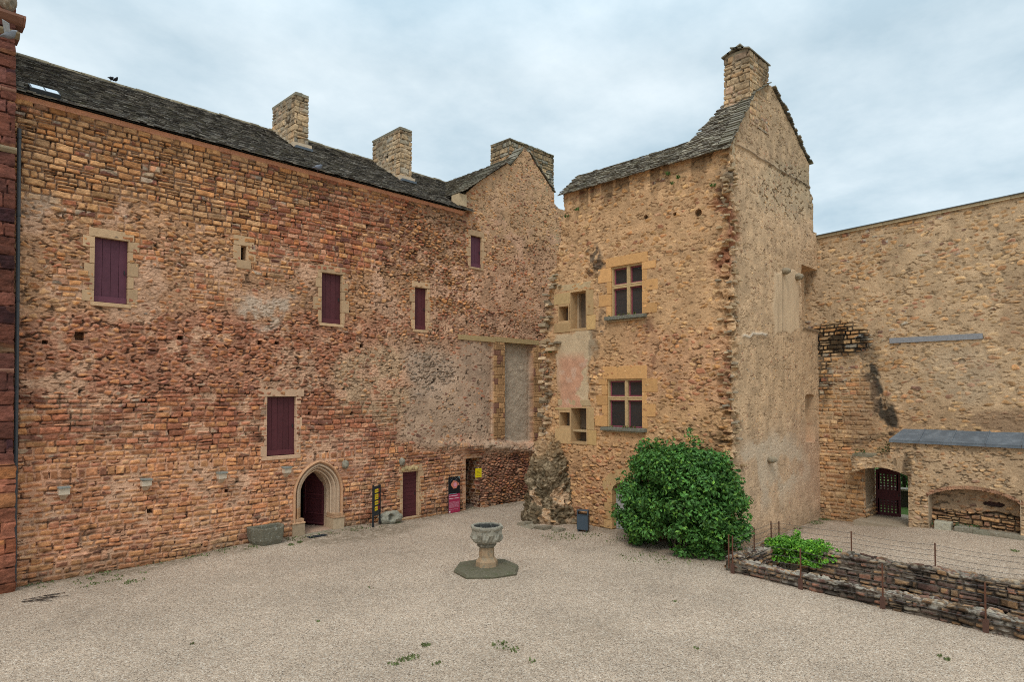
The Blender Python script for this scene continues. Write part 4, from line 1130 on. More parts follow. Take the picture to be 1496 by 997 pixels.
# =================================================================== curtain wall on the right
curtain = thing('curtain_wall', 'high pale rubble wall with grey timber beam and black stains, on the right', 'wall', (29.5, 4, 0))
GY0, GY1 = 8.42, 6.72
def topC(y): return 12.15+(10.2-y)*.044
def fieldC(u, v, P):
    N = len(u); qx, qy = survey(P)
    w0 = (fbm(u*.55, v*.55, 203, 4)-.5)*60; w1 = (fbm(u*.5, v*.5, 207, 4)-.5)*60
    x = qx+w0*.7; y = qy+w1*.7
    W = Wt(N, buff=.38, ochre=.3, orange=.08, red=.08, dark=.05, grey=.07, pink=.04)
    mort = np.tile(np.array([.50, .345, .205]), (N, 1)); bury = np.full(N, .72); rel = np.full(N, .016); crs = np.full(N, .35); op = np.full(N, 0.)
    lowm = sm(560, 640, y); 
    mort = mort*(1-lowm)[:, None]+np.array([.48, .30, .165])*lowm[:, None]
    lf = (1-sm(1235, 1290, x))*sm(520, 600, y)
    bury = bury*(1-lf)+.45*lf; crs = crs*(1-lf)+.9*lf; W = wmix(W, Wt(N, buff=.3, ochre=.4, orange=.2, red=.06, pink=.04), lf)
    blk = np.clip(blob(qx+w0*.3, qy+w1*.25, 1222, 497, 50, 24)+blob(qx+w0*.25, qy+w1*.4, 1202, 550, 12, 42)*.45, 0, 1)
    crs = crs*(1-blk)+1.2*blk; bury = bury*(1-blk)+.0*blk; W = wmix(W, Wt(N, buff=.5, pale=.2, ochre=.2, grey=.1), blk)
    mort = mort*(1-blk)[:, None]+np.array([.05, .045, .04])*blk[:, None]
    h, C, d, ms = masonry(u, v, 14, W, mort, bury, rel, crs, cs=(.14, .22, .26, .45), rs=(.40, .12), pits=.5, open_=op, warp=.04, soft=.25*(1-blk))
    bj = blk*np.clip((1-sm(.02, .05, d))+sm(.5, .6, fbm(u*3, v*3, 208, 4)), 0, 1)
    C = C*(1-.88*bj)[:, None]
    X_ = qx+w0*.3; Y_ = qy+w1*.3
    bs = (blob(X_, Y_, 1270, 548, 14, 14)+blob(X_, Y_, 1277, 572, 10, 18)+blob(X_, Y_, 1288, 597, 14, 18)+blob(X_, Y_, 1298, 622, 9, 20)+blob(X_, Y_, 1258, 520, 30, 20)*.5+blob(x, y, 1250, 640, 26, 8)*.6)*sm(.3, .45, fbm(u*3, v*2.5, 210, 4))
    C = C*(1-.9*np.clip(bs, 0, 1))[:, None]+np.array([.07, .07, .06])*(.35*np.clip(bs, 0, 1))[:, None]
    hr = np.clip(blob(x, y, 1296, 600, 10, 44), 0, 1); h = h+hr*.16*vn(u*4, v*4, 211)
    rs = (blob(x, y, 1255, 600, 22, 50)*.5+blob(x, y, 1465, 610, 50, 16)*.8+blob(x, y, 1490, 450, 30, 50)*.4); C = C*(1-np.clip(rs, 0, .8))[:, None]+np.array([.27, .17, .10])*np.clip(rs, 0, .8)[:, None]
    pal = blob(x, y, 1410, 540, 60, 40)*.35; C = C*(1-pal)[:, None]+np.array([.46, .36, .25])*pal[:, None]
    ft = 1-sm(.1, 1.4, v+(fbm(u*1.3, v, 224, 3)-.5)*.8); C = C*(1-.2*ft)[:, None]
    C = C*(.86+.28*fbm(u*.4, v*.4, 226, 4))[:, None]
    for (hx, hy, s_) in ((1283, 551, .08), (1273, 556, .07), (1405, 528, .1), (1260, 702, .06)):
        dd = np.linalg.norm(P-on_x(hx, hy, XC), axis=1); m = dd < s_; h = np.where(m, h-.15, h); C[m] = C[m]*.4
    yy = P[:, 1]
    keep = (v < topC(yy)) & ~((yy < GY0) & (yy > GY1) & (v < 2.62))
    return h, C, keep
posC, LC = path_pos([(XC, 10.95), (XC, -3.0)])
sheet('wall', curtain, M['stone'], 0, LC, -.1, 12.9, .03, .026, posC, fieldC)
mb = MB()
mb.prism([(10.25, 2.7), (10.25, 12.1), (-3, 12.65), (-3, 2.7)], lambda p, k: (XC+.06+k*1.3, p[0], p[1]), (.40, .30, .2))
mb.box(XC+.06, XC+1.35, GY0+.02, 10.25, -.1, 2.7, (.4, .3, .2)); mb.box(XC+.06, XC+1.35, -3, GY1-.02, -.1, 2.7, (.4, .3, .2))
y = 10.2
while y > -3:
    w = random.uniform(.7, 1.3); mb.prism([(y, topC(y)-.02), (y, topC(y)+.09), (y-w+.01, topC(y-w)+.09), (y-w+.01, topC(y-w)-.02)], lambda p, k: (XC-.07+k*1.5, p[0], p[1]), tone((.46, .36, .22), .18)); y -= w
mb.build('coping', M['dressed'], curtain)
mb = MB()
mb.prism([(10.3, topC(10.3)+.09), (10.3, topC(10.3)+.12), (-3, topC(-3)+.12), (-3, topC(-3)+.09)], lambda p, k: (XC-.13+k*1.6, p[0], p[1]), (.10, .11, .11)); mb.build('flashing', M['zinc'], curtain)
mb = MB(); A = on_x(1299.5, 497, XC-.02); B = on_x(1436, 488.5, XC-.02); mb.box(XC-.05, XC+.3, B[1], A[1], A[2]-.13, A[2]+.07, (.27, .27, .28), .01); mb.build('timber_beam', M['wood'], curtain)

# =================================================================== lower wall with the garden door
gate = thing('gate_wall', 'lower rubble wall with grey lean-to cover, arched gateway and wide blind arch', 'wall', (28.6, 4, 0))
NI = (on_x(1357, 740, XD)[1], on_x(1490, 740, XD)[1])
def ztop(y): return np.where(y > 7.3, 2.96+.26*np.exp(-((y-8.5)/.25)**2)*0 + (vn(y*3, 0*y, 3)-.5)*.25, 3.62)
GA = 2.27
def gate_open(y, v):
    t = np.clip((y-GY1)/(8.6-GY1), 0, 1); top = GA-.10+.28*np.sin(np.pi*np.clip(t*.9+.05, 0, 1))
    return (y > GY1) & (v < top)
def niche(y, v):
    c = (NI[0]+NI[1])/2; hw = (NI[0]-NI[1])/2; t = np.clip(1-((y-c)/hw)**2, 0, 1)
    return (np.abs(y-c) < hw) & (v < 1.52+.38*t**.8) & (v > 0)
def fieldD(u, v, P):
    N = len(u); qx, qy = survey(P); yy = P[:, 1]
    W = Wt(N, buff=.34, ochre=.32, orange=.08, red=.1, dark=.04, grey=.06, pink=.06)
    mort = np.tile(np.array([.49, .335, .20]), (N, 1)); bury = np.full(N, .6); rel = np.full(N, .02); crs = np.full(N, .3)
    rp = sm(1310, 1330, qx)*(1-sm(1352, 1362, qx))*sm(660, 690, qy)
    bury = bury*(1-rp)+.35*rp; W = wmix(W, Wt(N, buff=.4, ochre=.35, orange=.15, pink=.1), rp)
    h, C, d, ms = masonry(u, v, 17, W, mort, bury, rel, crs, cs=(.14, .26, .26, .5), rs=(.28, .11), open_=np.full(N, .1), warp=.05, soft=.4)
    st = blob(qx, qy, 1325, 690, 7, 26)*.9 + (1-sm(0, .35, 3.0-v))*(yy > 7.3)*.6*sm(.4, .55, fbm(u*3, v*3, 230, 3))+sm(.93, .0, np.abs(yy-8.68)/.25)*.5*(v > 2.3)
    C = C*(1-.7*np.clip(st, 0, 1))[:, None]
    # brick edge of the blind arch, ring of the gate arch
    c = (NI[0]+NI[1])/2; hw = (NI[0]-NI[1])/2; t = np.clip(1-((yy-c)/hw)**2, 0, 1); za = 1.52+.38*t**.8
    ring = sm(-.01, .01, v-za)*(1-sm(.13, .15, v-za))*(np.abs(yy-c) < hw+.1)
    bk = np.abs(((yy*14) % 1)-.5)*2; rc = np.array([.36, .17, .10])*(.6+.6*h2(np.floor(yy*14), 0*v, 5))[:, None]*(.45+.55*sm(0, .35, bk))[:, None]
    C = C*(1-ring*.75)[:, None]+rc*(ring*.75)[:, None]
    C = C*(.88+.24*fbm(u*.5, v*.5, 236, 4))[:, None]
    ft = 1-sm(.3, .8, v+(fbm(u*1.3, v, 234, 3)-.5)*.5); C = C*(1-.2*ft)[:, None]
    keep = (v < ztop(yy)) & (yy < 8.72+(vn(v*4, 0*v, 2)-.5)*.08) & ~gate_open(yy, v) & ~niche(yy, v)
    return h, C, keep
posD, LD = path_pos([(XD, 8.9), (XD, -3.0)])
sheet('wall', gate, M['stone'], 0, LD, 0, 3.65, .022, .018, posD, fieldD)
# soffit and end of the wall over the gate, ragged top
def fR(seed, plain=None, **kw):
    def f(u, v, P):
        N = len(u)
        W = Wt(N, buff=.35, ochre=.32, orange=.18, red=.1, dark=.05)
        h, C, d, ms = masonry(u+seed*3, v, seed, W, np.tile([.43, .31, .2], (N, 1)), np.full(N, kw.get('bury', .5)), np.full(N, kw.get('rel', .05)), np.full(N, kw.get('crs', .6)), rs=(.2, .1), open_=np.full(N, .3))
        if plain: 
            t = plain(u, v); C = C*(1-t)[:, None]+np.array([.66, .57, .43])*(.85+.3*fbm(u*3, v*3, seed, 4))[:, None]*t[:, None]; h = h*(1-t)
        return h, C, None
    return f
# left reveal of the gateway, whitish plaster, flush behind the curtain face
pg, Lg = path_pos([(30.5, GY0), (XC-.02, GY0+.08)]);
def pgn(U, V):
    P, N = pg(U, V); return P, -N
def splay(U, V):
    P, N = pgn(U, V); P[:, 1] += (V-1.2)*.06; return P, N
sheet('gateway_reveal', gate, M['stone'], 0, Lg, 0, 2.6, .03, .03, splay, fR(19, lambda u, v: sm(.25, .55, u+ (v-1.2)*.35+(fbm(u*3, v*3, 3, 3)-.5)*.5)*sm(.6, 1.1, v+u*.2), bury=.7))
mb = MB()
n = 10; ys = np.linspace(GY1, 8.70, n+1)
def gz(y): 
    t = np.clip((y-GY1)/(8.6-GY1), 0, 1); return GA-.10+.28*math.sin(math.pi*min(max(t*.9+.05, 0), 1))
for i in range(n):
    a, b = ys[i], ys[i+1]; za, zb = gz(a)+.0, gz(b)+.0
    mb.hexa([(XD+.03, a, za), (XC+1.5, a, za), (XC+1.5, b, zb), (XD+.03, b, zb), (XD+.05, a, 2.8), (XC+.0, a, 2.8), (XC+.0, b, 2.8), (XD+.05, b, 2.8)], tone((.40, .28, .17), .15))
mb.box(XD+.03, XC+1.5, GY1-.4, GY1-.012, 0, 3.0, (.42, .31, .2))
mb.box(XD+.05, XC, 7.3, 8.66, 2.78, 2.95, (.25, .22, .15), .03); mb.box(XD+.05, XC+.02, -3, 7.28, 2.9, 3.58, (.4, .3, .2))
mb.box(XD+.05, XC, NI[0]+.01, GY1-.4, 0, 2.95, (.4, .3, .2)); mb.box(XD+.05, XC, -3, NI[1]-.01, 0, 2.95, (.4, .3, .2))
mb.build('wall_body', M['dressed'], gate)
mb = MB(); mb.box(XD+.05, XC, NI[1]-.01, NI[0]+.01, 1.93, 2.9, (.4, .3, .2)); mb.box(XD+.02, XC, NI[1]-.03, NI[1], 0, 1.7, (.40, .3, .2)); mb.box(XD+.02, XC, NI[0], NI[0]+.03, 0, 1.7, (.4, .3, .2))
mb.build('arch_body', M['dressed'], gate)
pn, Ln = path_pos([(XD+.5, NI[0]+.05), (XD+.5, NI[1]-.05)])
def fN(u, v, P):
    N = len(u)
    W = Wt(N, buff=.2, ochre=.4, orange=.28, red=.08, dark=.04)
    lo = 1-sm(.9, 1.2, v)
    h, C, d, ms = masonry(u, v, 23, W, np.tile([.46, .31, .19], (N, 1)), .9-.6*lo, .035+.03*lo, .1+.7*lo, open_=.6*lo, soft=.35)
    C = C*.82; cr = np.exp(-((v-.98+.12*np.sin(u*2.2)+(vn(u*3, 0*u, 4)-.5)*.12)/.035)**2); h = h-cr*.12; C = C*(1-.75*cr)[:, None]
    hl = (((u-1.95)/.30)**2+((v-1.38)/.085)**2+(vn(u*9, v*9, 2)-.5)*.5) < 1; h = np.where(hl, -.25, h); C[hl] = [.10, .05, .04]
    return h, C, None
sheet('blind_arch', gate, M['stone'], 0, Ln, 0, 2.0, .025, .02, pn, fN)
# lean-to cover in zinc sheets
mb = MB(); y = 7.30
while y > -3:
    w = 1.02; x0 = XD-.12
    sh = .30 if y == 7.30 else 0
    mb.hexa([(x0, y, 3.56), (x0, y-w+.012, 3.56), (XC+.02, y-w+.012, 3.96), (XC+.02, y-sh, 3.96), (x0, y, 3.60), (x0, y-w+.012, 3.60), (XC+.02, y-w+.012, 4.0), (XC+.02, y-sh, 4.0)], tone((.115, .13, .145), .10))
    mb.hexa([(x0-.004, y-w-.012, 3.598), (x0-.004, y-w+.02, 3.598), (XC, y-w+.02, 3.998), (XC, y-w-.012, 3.998), (x0-.004, y-w-.012, 3.625), (x0-.004, y-w+.02, 3.625), (XC, y-w+.02, 4.022), (XC, y-w-.012, 4.022)], (.12, .135, .15))
    mb.box(x0-.005, x0+.01, y-w+.012, y, 3.49, 3.558, (.13, .15, .17))
    y -= w
mb.build('lean_to_cover', M['zinc'], gate)
# perforated door leaf
fd = FR((30.3, 0, 0), (0, -1, 0), (-1, 0, 0))
du0, du1 = -8.40, -7.48; mb = MB(); zb, zt_ = .14, 2.30
def strip(a, b, c, e, n0=-.05, n1=0): fd.box(mb, a, b, n0, n1, c, e, tone(MAR, .06))
cols = 5; rows1 = 6; rows2 = 5; mg = .12; pw = (du1-du0-2*mg)/cols
strip(du0, du0+mg, zb, zt_-.12); strip(du1-mg, du1, zb, zt_-.05)
hz = .060
def grid(z0, z1, rows):
    ph = (z1-z0)/rows
    for i in range(cols+1):
        c = du0+mg+i*pw; fd.box(mb, c-(pw-hz)/2, c+(pw-hz)/2, -.05, 0, z0, z1, MAR)
    for r in range(rows+1):
        z = z0+r*ph
        for i in range(cols):
            c = du0+mg+i*pw; fd.box(mb, c+(pw-hz)/2, c+pw-(pw-hz)/2, -.048, -.002, max(z-(ph-hz)/2, z0-.001), min(z+(ph-hz)/2, z1+.001), MAR)
grid(1.32, 2.02, rows1); grid(.36, .95, rows2)
strip(du0+mg, du1-mg, zb, .36); strip(du0+mg, du1-mg, .95, 1.32); strip(du0+mg, du1-mg, 2.02, 2.2)
fd.box(mb, du0+.15, du1-.15, -.05, 0, 2.2, 2.33, MAR)
gd = mb.build('gate_leaf', M['paint'], gate); gd['label'] = 'maroon door leaf pierced by rows of small holes'
mb = MB(); fd.box(mb, du1-.07, du1-.04, 0, .05, 1.1, 1.22, (.03, .03, .03)); mb.build('handle', M['metal'], gd)
mb = MB(); mb.box(XD-.1, 31.0, GY1, GY0+.2, 0, .26, (.34, .27, .19), .01); mb.build('threshold', M['dressed'], gate)
g = foliage('wall_plants', [((28.4, 8.45, 3.02), .22), ((28.5, 7.6, 3.1), .26), ((28.6, 7.4, 3.3), .2), ((28.4, 8.0, 2.75), .08)], 1800, .06, (.06, .11, .03), gate); g['kind'] = 'stuff'
# =================================================================== red sandstone stair tower at the left edge
YT = 22.1; XT = float(on_y(22.5, 500, YT)[0])
stair = thing('stair_tower', 'dark red sandstone tower of large blocks, cut off by the left edge', 'tower', (0, 24, 0))
def fieldA(u, v, P):
    N = len(u)
    W = Wt(N, red=.75, dark=.18, orange=.07)
    low = 1-sm(3.4, 3.6, v)
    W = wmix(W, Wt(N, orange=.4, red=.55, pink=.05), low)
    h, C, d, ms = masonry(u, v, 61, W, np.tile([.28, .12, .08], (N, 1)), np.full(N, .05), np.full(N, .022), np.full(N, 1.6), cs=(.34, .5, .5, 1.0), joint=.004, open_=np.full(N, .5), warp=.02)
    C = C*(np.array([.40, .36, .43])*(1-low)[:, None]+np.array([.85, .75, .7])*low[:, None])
    C = C*(.75+.5*fbm(u*1.2, v*2.4, 62, 4))[:, None]
    h = h+(fbm(u*1.5, v*6, 63, 4)-.5)*.06+low*.07
    ft = 1-sm(.1, .9, v+(fbm(u, v, 64, 3)-.5)*.5); C = C*(1-.55*ft)[:, None]
    return h, C, None
pA, LA = path_pos([(-4.5, YT), (XT, YT), (XT, YT+.6)], r=.08)
def pA2(U, V):
    P, N = pA(U, V); P[:, 0] -= (V-3)*.012; return P, N
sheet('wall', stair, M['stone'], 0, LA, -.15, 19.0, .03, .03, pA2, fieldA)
mb = MB(); mb.box(-4.5, XT-.25, YT+.06, 27, -.1, 19.2, (.25, .11, .08)); mb.build('core', M['dressed'], stair)
def tz(py, px=15): return float(on_y(px, py, YT)[2])
for (py, out, h_, ext) in ((22, .20, .22, .22), (46, .12, .16, .10), (131, .05, .1, .03), (217, .07, .12, .05), (541, .05, .1, .02)):
    z = tz(py); mb = MB(); ext -= (z-3)*.012
    prof = [(.0, z-h_), (out*.4, z-h_*.8), (out, z-h_*.25), (out, z+.02), (-.02, z+.07), (-.02, z-h_)]
    x = -4.5
    while x < XT+ext:
        w = min(random.uniform(.7, 1.2), XT+ext-x)
        mb.prism(prof, lambda p, k: (x+k*(w-.006), YT-p[0], p[1]), tone((.25, .12, .08) if py != 46 and py != 217 else (.24, .18, .11), .15)); x += max(w, .05)
    mb.box(XT-.4, XT+ext, YT-.01, YT+.5, z-h_*.8, z+.04, (.26, .13, .09))
    mb.build('string_course', M['dressed'], stair)
P = on_y(10, 8, YT); lump('carved_finial', M['lichen'], stair, (XT-.34, YT-.02, tz(3)), (.2, .2, .3), (.26, .2, .14), 5, .35, 14)
# rain pipe in the corner
mb = MB(); xp = XT+.13; yp = YL-.12
mb.bar((xp, yp, .05), (xp-.11, yp, 12.85), .05, (.07, .075, .08), 10)
pipe = mb.build('rain_pipe', M['metal'], None); tag(pipe, 'dark grey rain pipe running down the corner beside the red tower', 'pipe')
for z in (.9, 3.2, 5.6, 8.0, 10.4, 12.6): mb = MB(); mb.bar((xp-z*.0086, yp, z-.03), (xp-z*.0086, yp, z+.03), .065, (.06, .062, .065), 10); mb.box(xp-.02-z*.0086, xp+.02-z*.0086, yp, YL+.05, z-.015, z+.015, (.06, .06, .06)); mb.build('pipe_clip', M['metal'], pipe)

# =================================================================== ground
def gh(x, y):
    g = .33*(1-sm(5.5, 9.8, y))*sm(18.9, 21, x) + .15*sm(20.3, 22.3, y)*sm(6.5, 9.5, x)*(1-sm(13.2, 17, x))
    g = g + (fbm(x*.35, y*.35, 301, 3)-.5)*.05
    pit = (x > 18.68+.075*(y-9)) & (x < 21.2) & (y < 8.85)
    return np.where(pit, -.9, g)
fx = np.arange(-6, 34, .2); fy = np.arange(-8, 25, .2)
gx = np.concatenate([[-400, -150, -60, -25, -12], fx, [38, 45, 60, 120, 400]]); gy = np.concatenate([[-400, -150, -60, -25, -14], fy, [30, 45, 90, 200, 400]])
X, Y = np.meshgrid(gx, gy); Xr = X.ravel(); Yr = Y.ravel()
Zg = gh(Xr, Yr)
inside = (Xr > -6) & (Xr < 31) & (Yr > -8) & (Yr < 25); Zg = np.where(inside, Zg, np.where(Xr > 31, .2, 0))
nx = len(gx); ny = len(gy); idx = np.arange(nx*ny).reshape(ny, nx)
Q = np.stack([idx[:-1, :-1], idx[:-1, 1:], idx[1:, 1:], idx[1:, :-1]], -1).reshape(-1, 4)
earth = sm(1.2, .1, YL-Yr+(fbm(Xr, Yr, 302, 3)-.5)*1.2)*(Xr > 2) + sm(1.0, .1, XB-Xr+(fbm(Xr, Yr, 303, 3)-.5)*1.0)*(Yr > 10)*(Yr < 19)*.8 + sm(.9, .1, YR-Yr)*(Xr > 21)*(Yr < 10.3)*.8 + sm(.8, .1, XC-Xr)*(Xr < 30)*.6 + blob(Xr, Yr, 13.5, 21.3, 2.6, .8)*.8 + .25*blob(Xr, Yr, 10.2, 9.2, 2.5, 1.0)
grass = (Xr > 30.9).astype(float)
C = np.stack([np.clip(earth, 0, 1), grass, 0*grass], 1)
ground = from_arrays('ground', np.stack([Xr, Yr, Zg], 1), Q, C, M['gravel'], None, True)
tag(ground, 'pale pinkish gravel of the castle courtyard', 'ground', None, 'structure')
def G(px, py):
    z = 0.
    for _ in range(6): p = on_z(px, py, z); z = float(gh(np.array([p[0]]), np.array([p[1]]))[0]) if not (18.45 < p[0] < 21.2 and p[1] < 8.85) else .05
    return float(p[0]), float(p[1]), z

# =================================================================== stone font in the middle
x, y, z = G(711, 834)
font = thing('stone_font', 'weathered octagonal stone basin on a short column, alone on a mossy slab', 'font', (x, y, 0))
mb = MB(); rr = [1.02, .93, 1.0, .97, 1.05, .9, 1.0, .96]
mb.lathe(x, y, [(1.03, -.05), (1.05, .05), (1.0, .12), (.5, .15), (.05, .155)], 8, (.13, .115, .075), .25, lambda k, i: rr[k])
mb.build('base_slab', surface('mossy_stone', .5, 14, .9, 18, spots=[(5, .5, .62, (.075, .085, .035), .45), (16, .62, .68, (.40, .38, .32), .7)]), font)
mb = MB(); mb.lathe(x, y, [(.34, .13), (.335, .30), (.29, .36), (.24, .42), (.225, .72), (.225, .725)], 8, (.36, .24, .14), .2); sh_ = mb.build('column', surface('font_column_stone', .4, 9, .6, 20, spots=[(8, .5, .62, (.20, .19, .14), .6)]), font)
mb = MB(); mb.lathe(x, y, [(.24, .72), (.29, .76), (.30, .80), (.27, .84), (.30, .87)], 8, (.22, .19, .14), .2); mb.build('collar', M['lichen'], font)
n = 96; V = []; prf = [(.28, .86), (.36, .87), (.43, .93), (.465, 1.02), (.47, 1.14), (.46, 1.24), (.485, 1.28), (.50, 1.33), (.495, 1.37), (.42, 1.375), (.40, 1.33), (.37, 1.12), (.20, 1.05), (.001, 1.04)]
for i, (r, zz) in enumerate(prf):
    for k in range(n):
        t = 2*math.pi*k/n; oc = (math.cos(math.pi/8)/math.cos(((t+.2) % (math.pi/4))-math.pi/8)); 
        q = 1.0
        if 1 <= i <= 5: q = 1+.09*math.cos(t*8+.4)*(1 if i in (1, 2, 3) else -.4)+.05*(math.sin(t*24+i*1.7)*math.cos(i*2.1))+.02*random.uniform(-1, 1)
        elif i in (6, 7, 8): q = 1+.012*random.uniform(-1, 1)
        V.append((x+r*oc*1.03*q*math.cos(t), y+r*oc*1.03*q*math.sin(t), zz+(.006*random.uniform(-1, 1) if i > 5 else 0)))
Q = [(i*n+k, i*n+(k+1) % n, (i+1)*n+(k+1) % n, (i+1)*n+k) for i in range(len(prf)-1) for k in range(n)]
from_arrays('basin', V, Q, np.array([[.29, .26, .20] if i//n < 10 else [.05, .05, .045] for i in range(len(V))]), M['lichen'], font, False)

# =================================================================== litter bin
x, y, z = G(852, 777)
bn = thing('litter_bin', 'slate blue metal litter bin with an arched hood, against the tower foot', 'bin', (x, y, z))
def rotbox(mb, cx, cy, a, w, d, z0, z1, col, ox=0, oy=0):
    c, s = math.cos(a), math.sin(a); v = []
    for zz in (z0, z1):
        for (p, q) in ((-w/2, -d/2), (w/2, -d/2), (w/2, d/2), (-w/2, d/2)):
            p += ox; q += oy; v.append((cx+p*c-q*s, cy+p*s+q*c, zz))
    mb.hexa(v, col)
a = math.radians(-65); cb = (.055, .075, .095); mb = MB()
rotbox(mb, x, y, a, .44, .30, z+.08, z+.66, cb); rotbox(mb, x, y, a, .46, .32, z+.64, z+.67, (.04, .055, .07)); bo = mb.build('body', M['metal'], bn, bevel=.02)
mb = MB()
for o in (-.205, .205): rotbox(mb, x, y, a, .03, .27, z+.66, z+.82, cb, o)
rotbox(mb, x, y, a, .44, .27, z+.81, z+.84, cb); mb.build('hood', M['metal'], bn, bevel=.008)
mb = MB(); rotbox(mb, x, y, a, .37, .24, z+.665, z+.70, (.01, .01, .01)); mb.build('liner', M['metal'], bn)
for o in (-.16, .16):
    mb = MB(); rotbox(mb, x, y, a, .06, .26, z, z+.09, (.03, .035, .04), o); mb.build('foot', M['metal'], bn)

# =================================================================== stone trough by the portal
A = G(364, 797); B = G(411, 788); cx = (A[0]+B[0])/2; cy = YL-.42; z = .12
tr = thing('stone_trough', 'grey lichened half octagonal stone trough left of the pointed portal', 'trough', (cx, cy, z))
hw = .58; outp = [(-hw, .40), (-hw, .05), (-hw*.62, -.38), (hw*.62, -.40), (hw, .0), (hw, .40)]; inp = [(p*.80, q*.76+.01) for p, q in outp]
mb = MB(); V = []
sc = [(.84, z), (.97, z+.16), (1.03, z+.60)]
for f, zz in sc: V += [(cx+p*f, cy+q*f, zz) for p, q in outp]
V += [(cx+p, cy+q, z+.59) for p, q in inp]+[(cx+p*.92, cy+q*.92, z+.36) for p, q in inp]
fs = []
for r in range(4): fs += [(r*6+k, r*6+(k+1) % 6, (r+1)*6+(k+1) % 6, (r+1)*6+k) for k in range(6)]
fs += [tuple(range(24, 30))]
mb.add(V, fs, (.15, .135, .095)); mb.build('basin', M['lichen'], tr, bevel=.03)
mb = MB(); mb.box(cx-.6, cx+.4, cy-.25, cy+.35, z-.14, z-.002, (.36, .24, .13), .03); mb.box(cx-.2, cx+.3, cy-.38, cy-.1, z-.12, z-.01, (.34, .22, .12), .02); mb.build('bearing_stone', M['dressed'], tr)

# =================================================================== carved stone block beside the small door
x, y, z = G(572, 766)
lump_c = lump('carved_block', M['lichen'], None, (x+.05, YL-.3, z+.2), (.56, .28, .29), (.27, .25, .19), 9, .25, 28)
# press a round hollow into its face
me = lump_c.data
for v in me.vertices:
    p = v.co; dx = p.x-(x-.02); dz = p.z-(z+.26)
    r_ = math.hypot(dx, dz)
    if r_ < .15 and p.y < YL-.3: p.y += .28*(1-(r_/.15)**4)
    if p.z < z-.02: p.z = z-.02
tag(lump_c, 'mossy carved stone block with a round hollow, lying left of the small maroon door', 'carved stone')

# =================================================================== signs
x, y, z = G(545, 771)
sg = thing('direction_sign', 'black metal stand with four yellow name strips and small red squares, near the pointed portal', 'sign', (x, y, z))
d = np.array([math.cos(math.radians(28)), math.sin(math.radians(28))]); nn = np.array([d[1], -d[0]])
def sb(mb, t0, t1, n0, n1, z0, z1, col):
    v = [(x+d[0]*t+nn[0]*n, y+d[1]*t+nn[1]*n, zz) for zz in (z0, z1) for (t, n) in ((t0, n0), (t1, n0), (t1, n1), (t0, n1))]; mb.hexa(v, col)
T = z+1.60; k1 = (.018, .022, .026)
for t in (-.03, .50):
    mb = MB(); sb(mb, t, t+.06, -.03, .03, z if t < 0 else z+.05, T+.05 if t < 0 else T, k1); mb.build('post', M['metal'], sg)
mb = MB(); sb(mb, .03, .50, -.012, .012, z+.42, T-.01, (.022, .026, .03)); pn_ = mb.build('panel', M['print'], sg)
yc = (.80, .55, .02)
def seven(mb, fn, t0, t1, z0, z1, rows, dark, seed):
    r = random.Random(seed)
    for i in range(rows):
        zz = z1-(i+.5)*(z1-z0)/rows; hh = (z1-z0)/rows*.30; t = t0
        while t < t1-.02:
            w = r.uniform(.3, 1.0)*hh*1.3
            fn(mb, t, min(t+w, t1), zz-hh/2, zz+hh/2, dark); t += w+hh*r.choice([.35, .35, .35, 1.0])
for i, (zt, hh, w) in enumerate(((T-.13, .14, .27), (T-.33, .21, .27), (T-.60, .15, .27), (T-.82, .16, .22))):
    mb = MB(); sb(mb, .10, .10+w, .012, .022, zt-hh, zt, yc); st_ = mb.build('name_strip', M['print'], pn_)
    st_['label'] = ['uppermost yellow strip', 'tallest yellow strip', 'third yellow strip', 'short lowest yellow strip'][i]
    mb = MB(); seven(mb, lambda m_, a, b, c, e, k: sb(m_, a, b, .022, .024, c, e, k), .12, .10+w-.02, zt-hh+.02, zt-.02, 2 if hh > .18 else 1, (.10, .08, .02), i); mb.build('lettering', M['print'], st_)
mb = MB()
for zt in (T-.13, T-.35, T-.6, T-.83): sb(mb, .40, .485, .012, .020, zt-.13, zt, (.22, .02, .03))
mb.build('pictogram', M['print'], pn_)

x, y, z = G(664, 749); FY = YL-.14
po = thing('poster_panel', 'tall narrow poster, black picture above a crimson text half, leaning beside the dark passage door', 'poster', (x, FY, z))
xa = float(on_y(655.5, 722, FY)[0]); xb = float(on_y(672, 722, FY)[0]); zt = float(on_y(664, 697, FY)[2]); zb = float(on_y(664, 749.5, FY)[2]); zm = float(on_y(664, 722, FY)[2])
FP = FR((0, FY, 0), (1, 0, 0), (0, -1, 0))
mb = MB(); FP.box(mb, xa, xb, -.03, 0, zb, zt, (.05, .05, .05)); bp_ = mb.build('board', M['metal'], po)
mb = MB(); FP.box(mb, xa+.005, xb-.005, .0, .004, zm, zt-.005, (.012, .012, .014)); pic = mb.build('picture', M['print'], bp_)
mb = MB(); FP.box(mb, xa+.005, xb-.005, .0, .004, zb+.005, zm-.002, (.36, .03, .075)); tx = mb.build('text_field', M['print'], bp_)
cxp = (xa+xb)/2+.01; czp = zm+.42; W_ = xb-xa
mb = MB(); v = []; rads = [1, .93, 1, .86, .95, 1.05, .9, 1, 1.1, .92, .88, 1.02, .95, 1.05, .97, .9]
v = [(cxp+.30*W_*r*math.cos(2*math.pi*i/16), czp+.19*r*math.sin(2*math.pi*i/16)*1.0) for i, r in enumerate(rads)]
mb.prism(v, lambda p, k: FP.p(p[0], .004+k*.003, p[1]), (.62, .20, .13))
mb.prism([(cxp+.03+.15*W_*math.cos(2*math.pi*i/9), czp-.01+.10*math.sin(2*math.pi*i/9)) for i in range(9)], lambda p, k: FP.p(p[0], .0075+k*.002, p[1]), (.70, .28, .36))
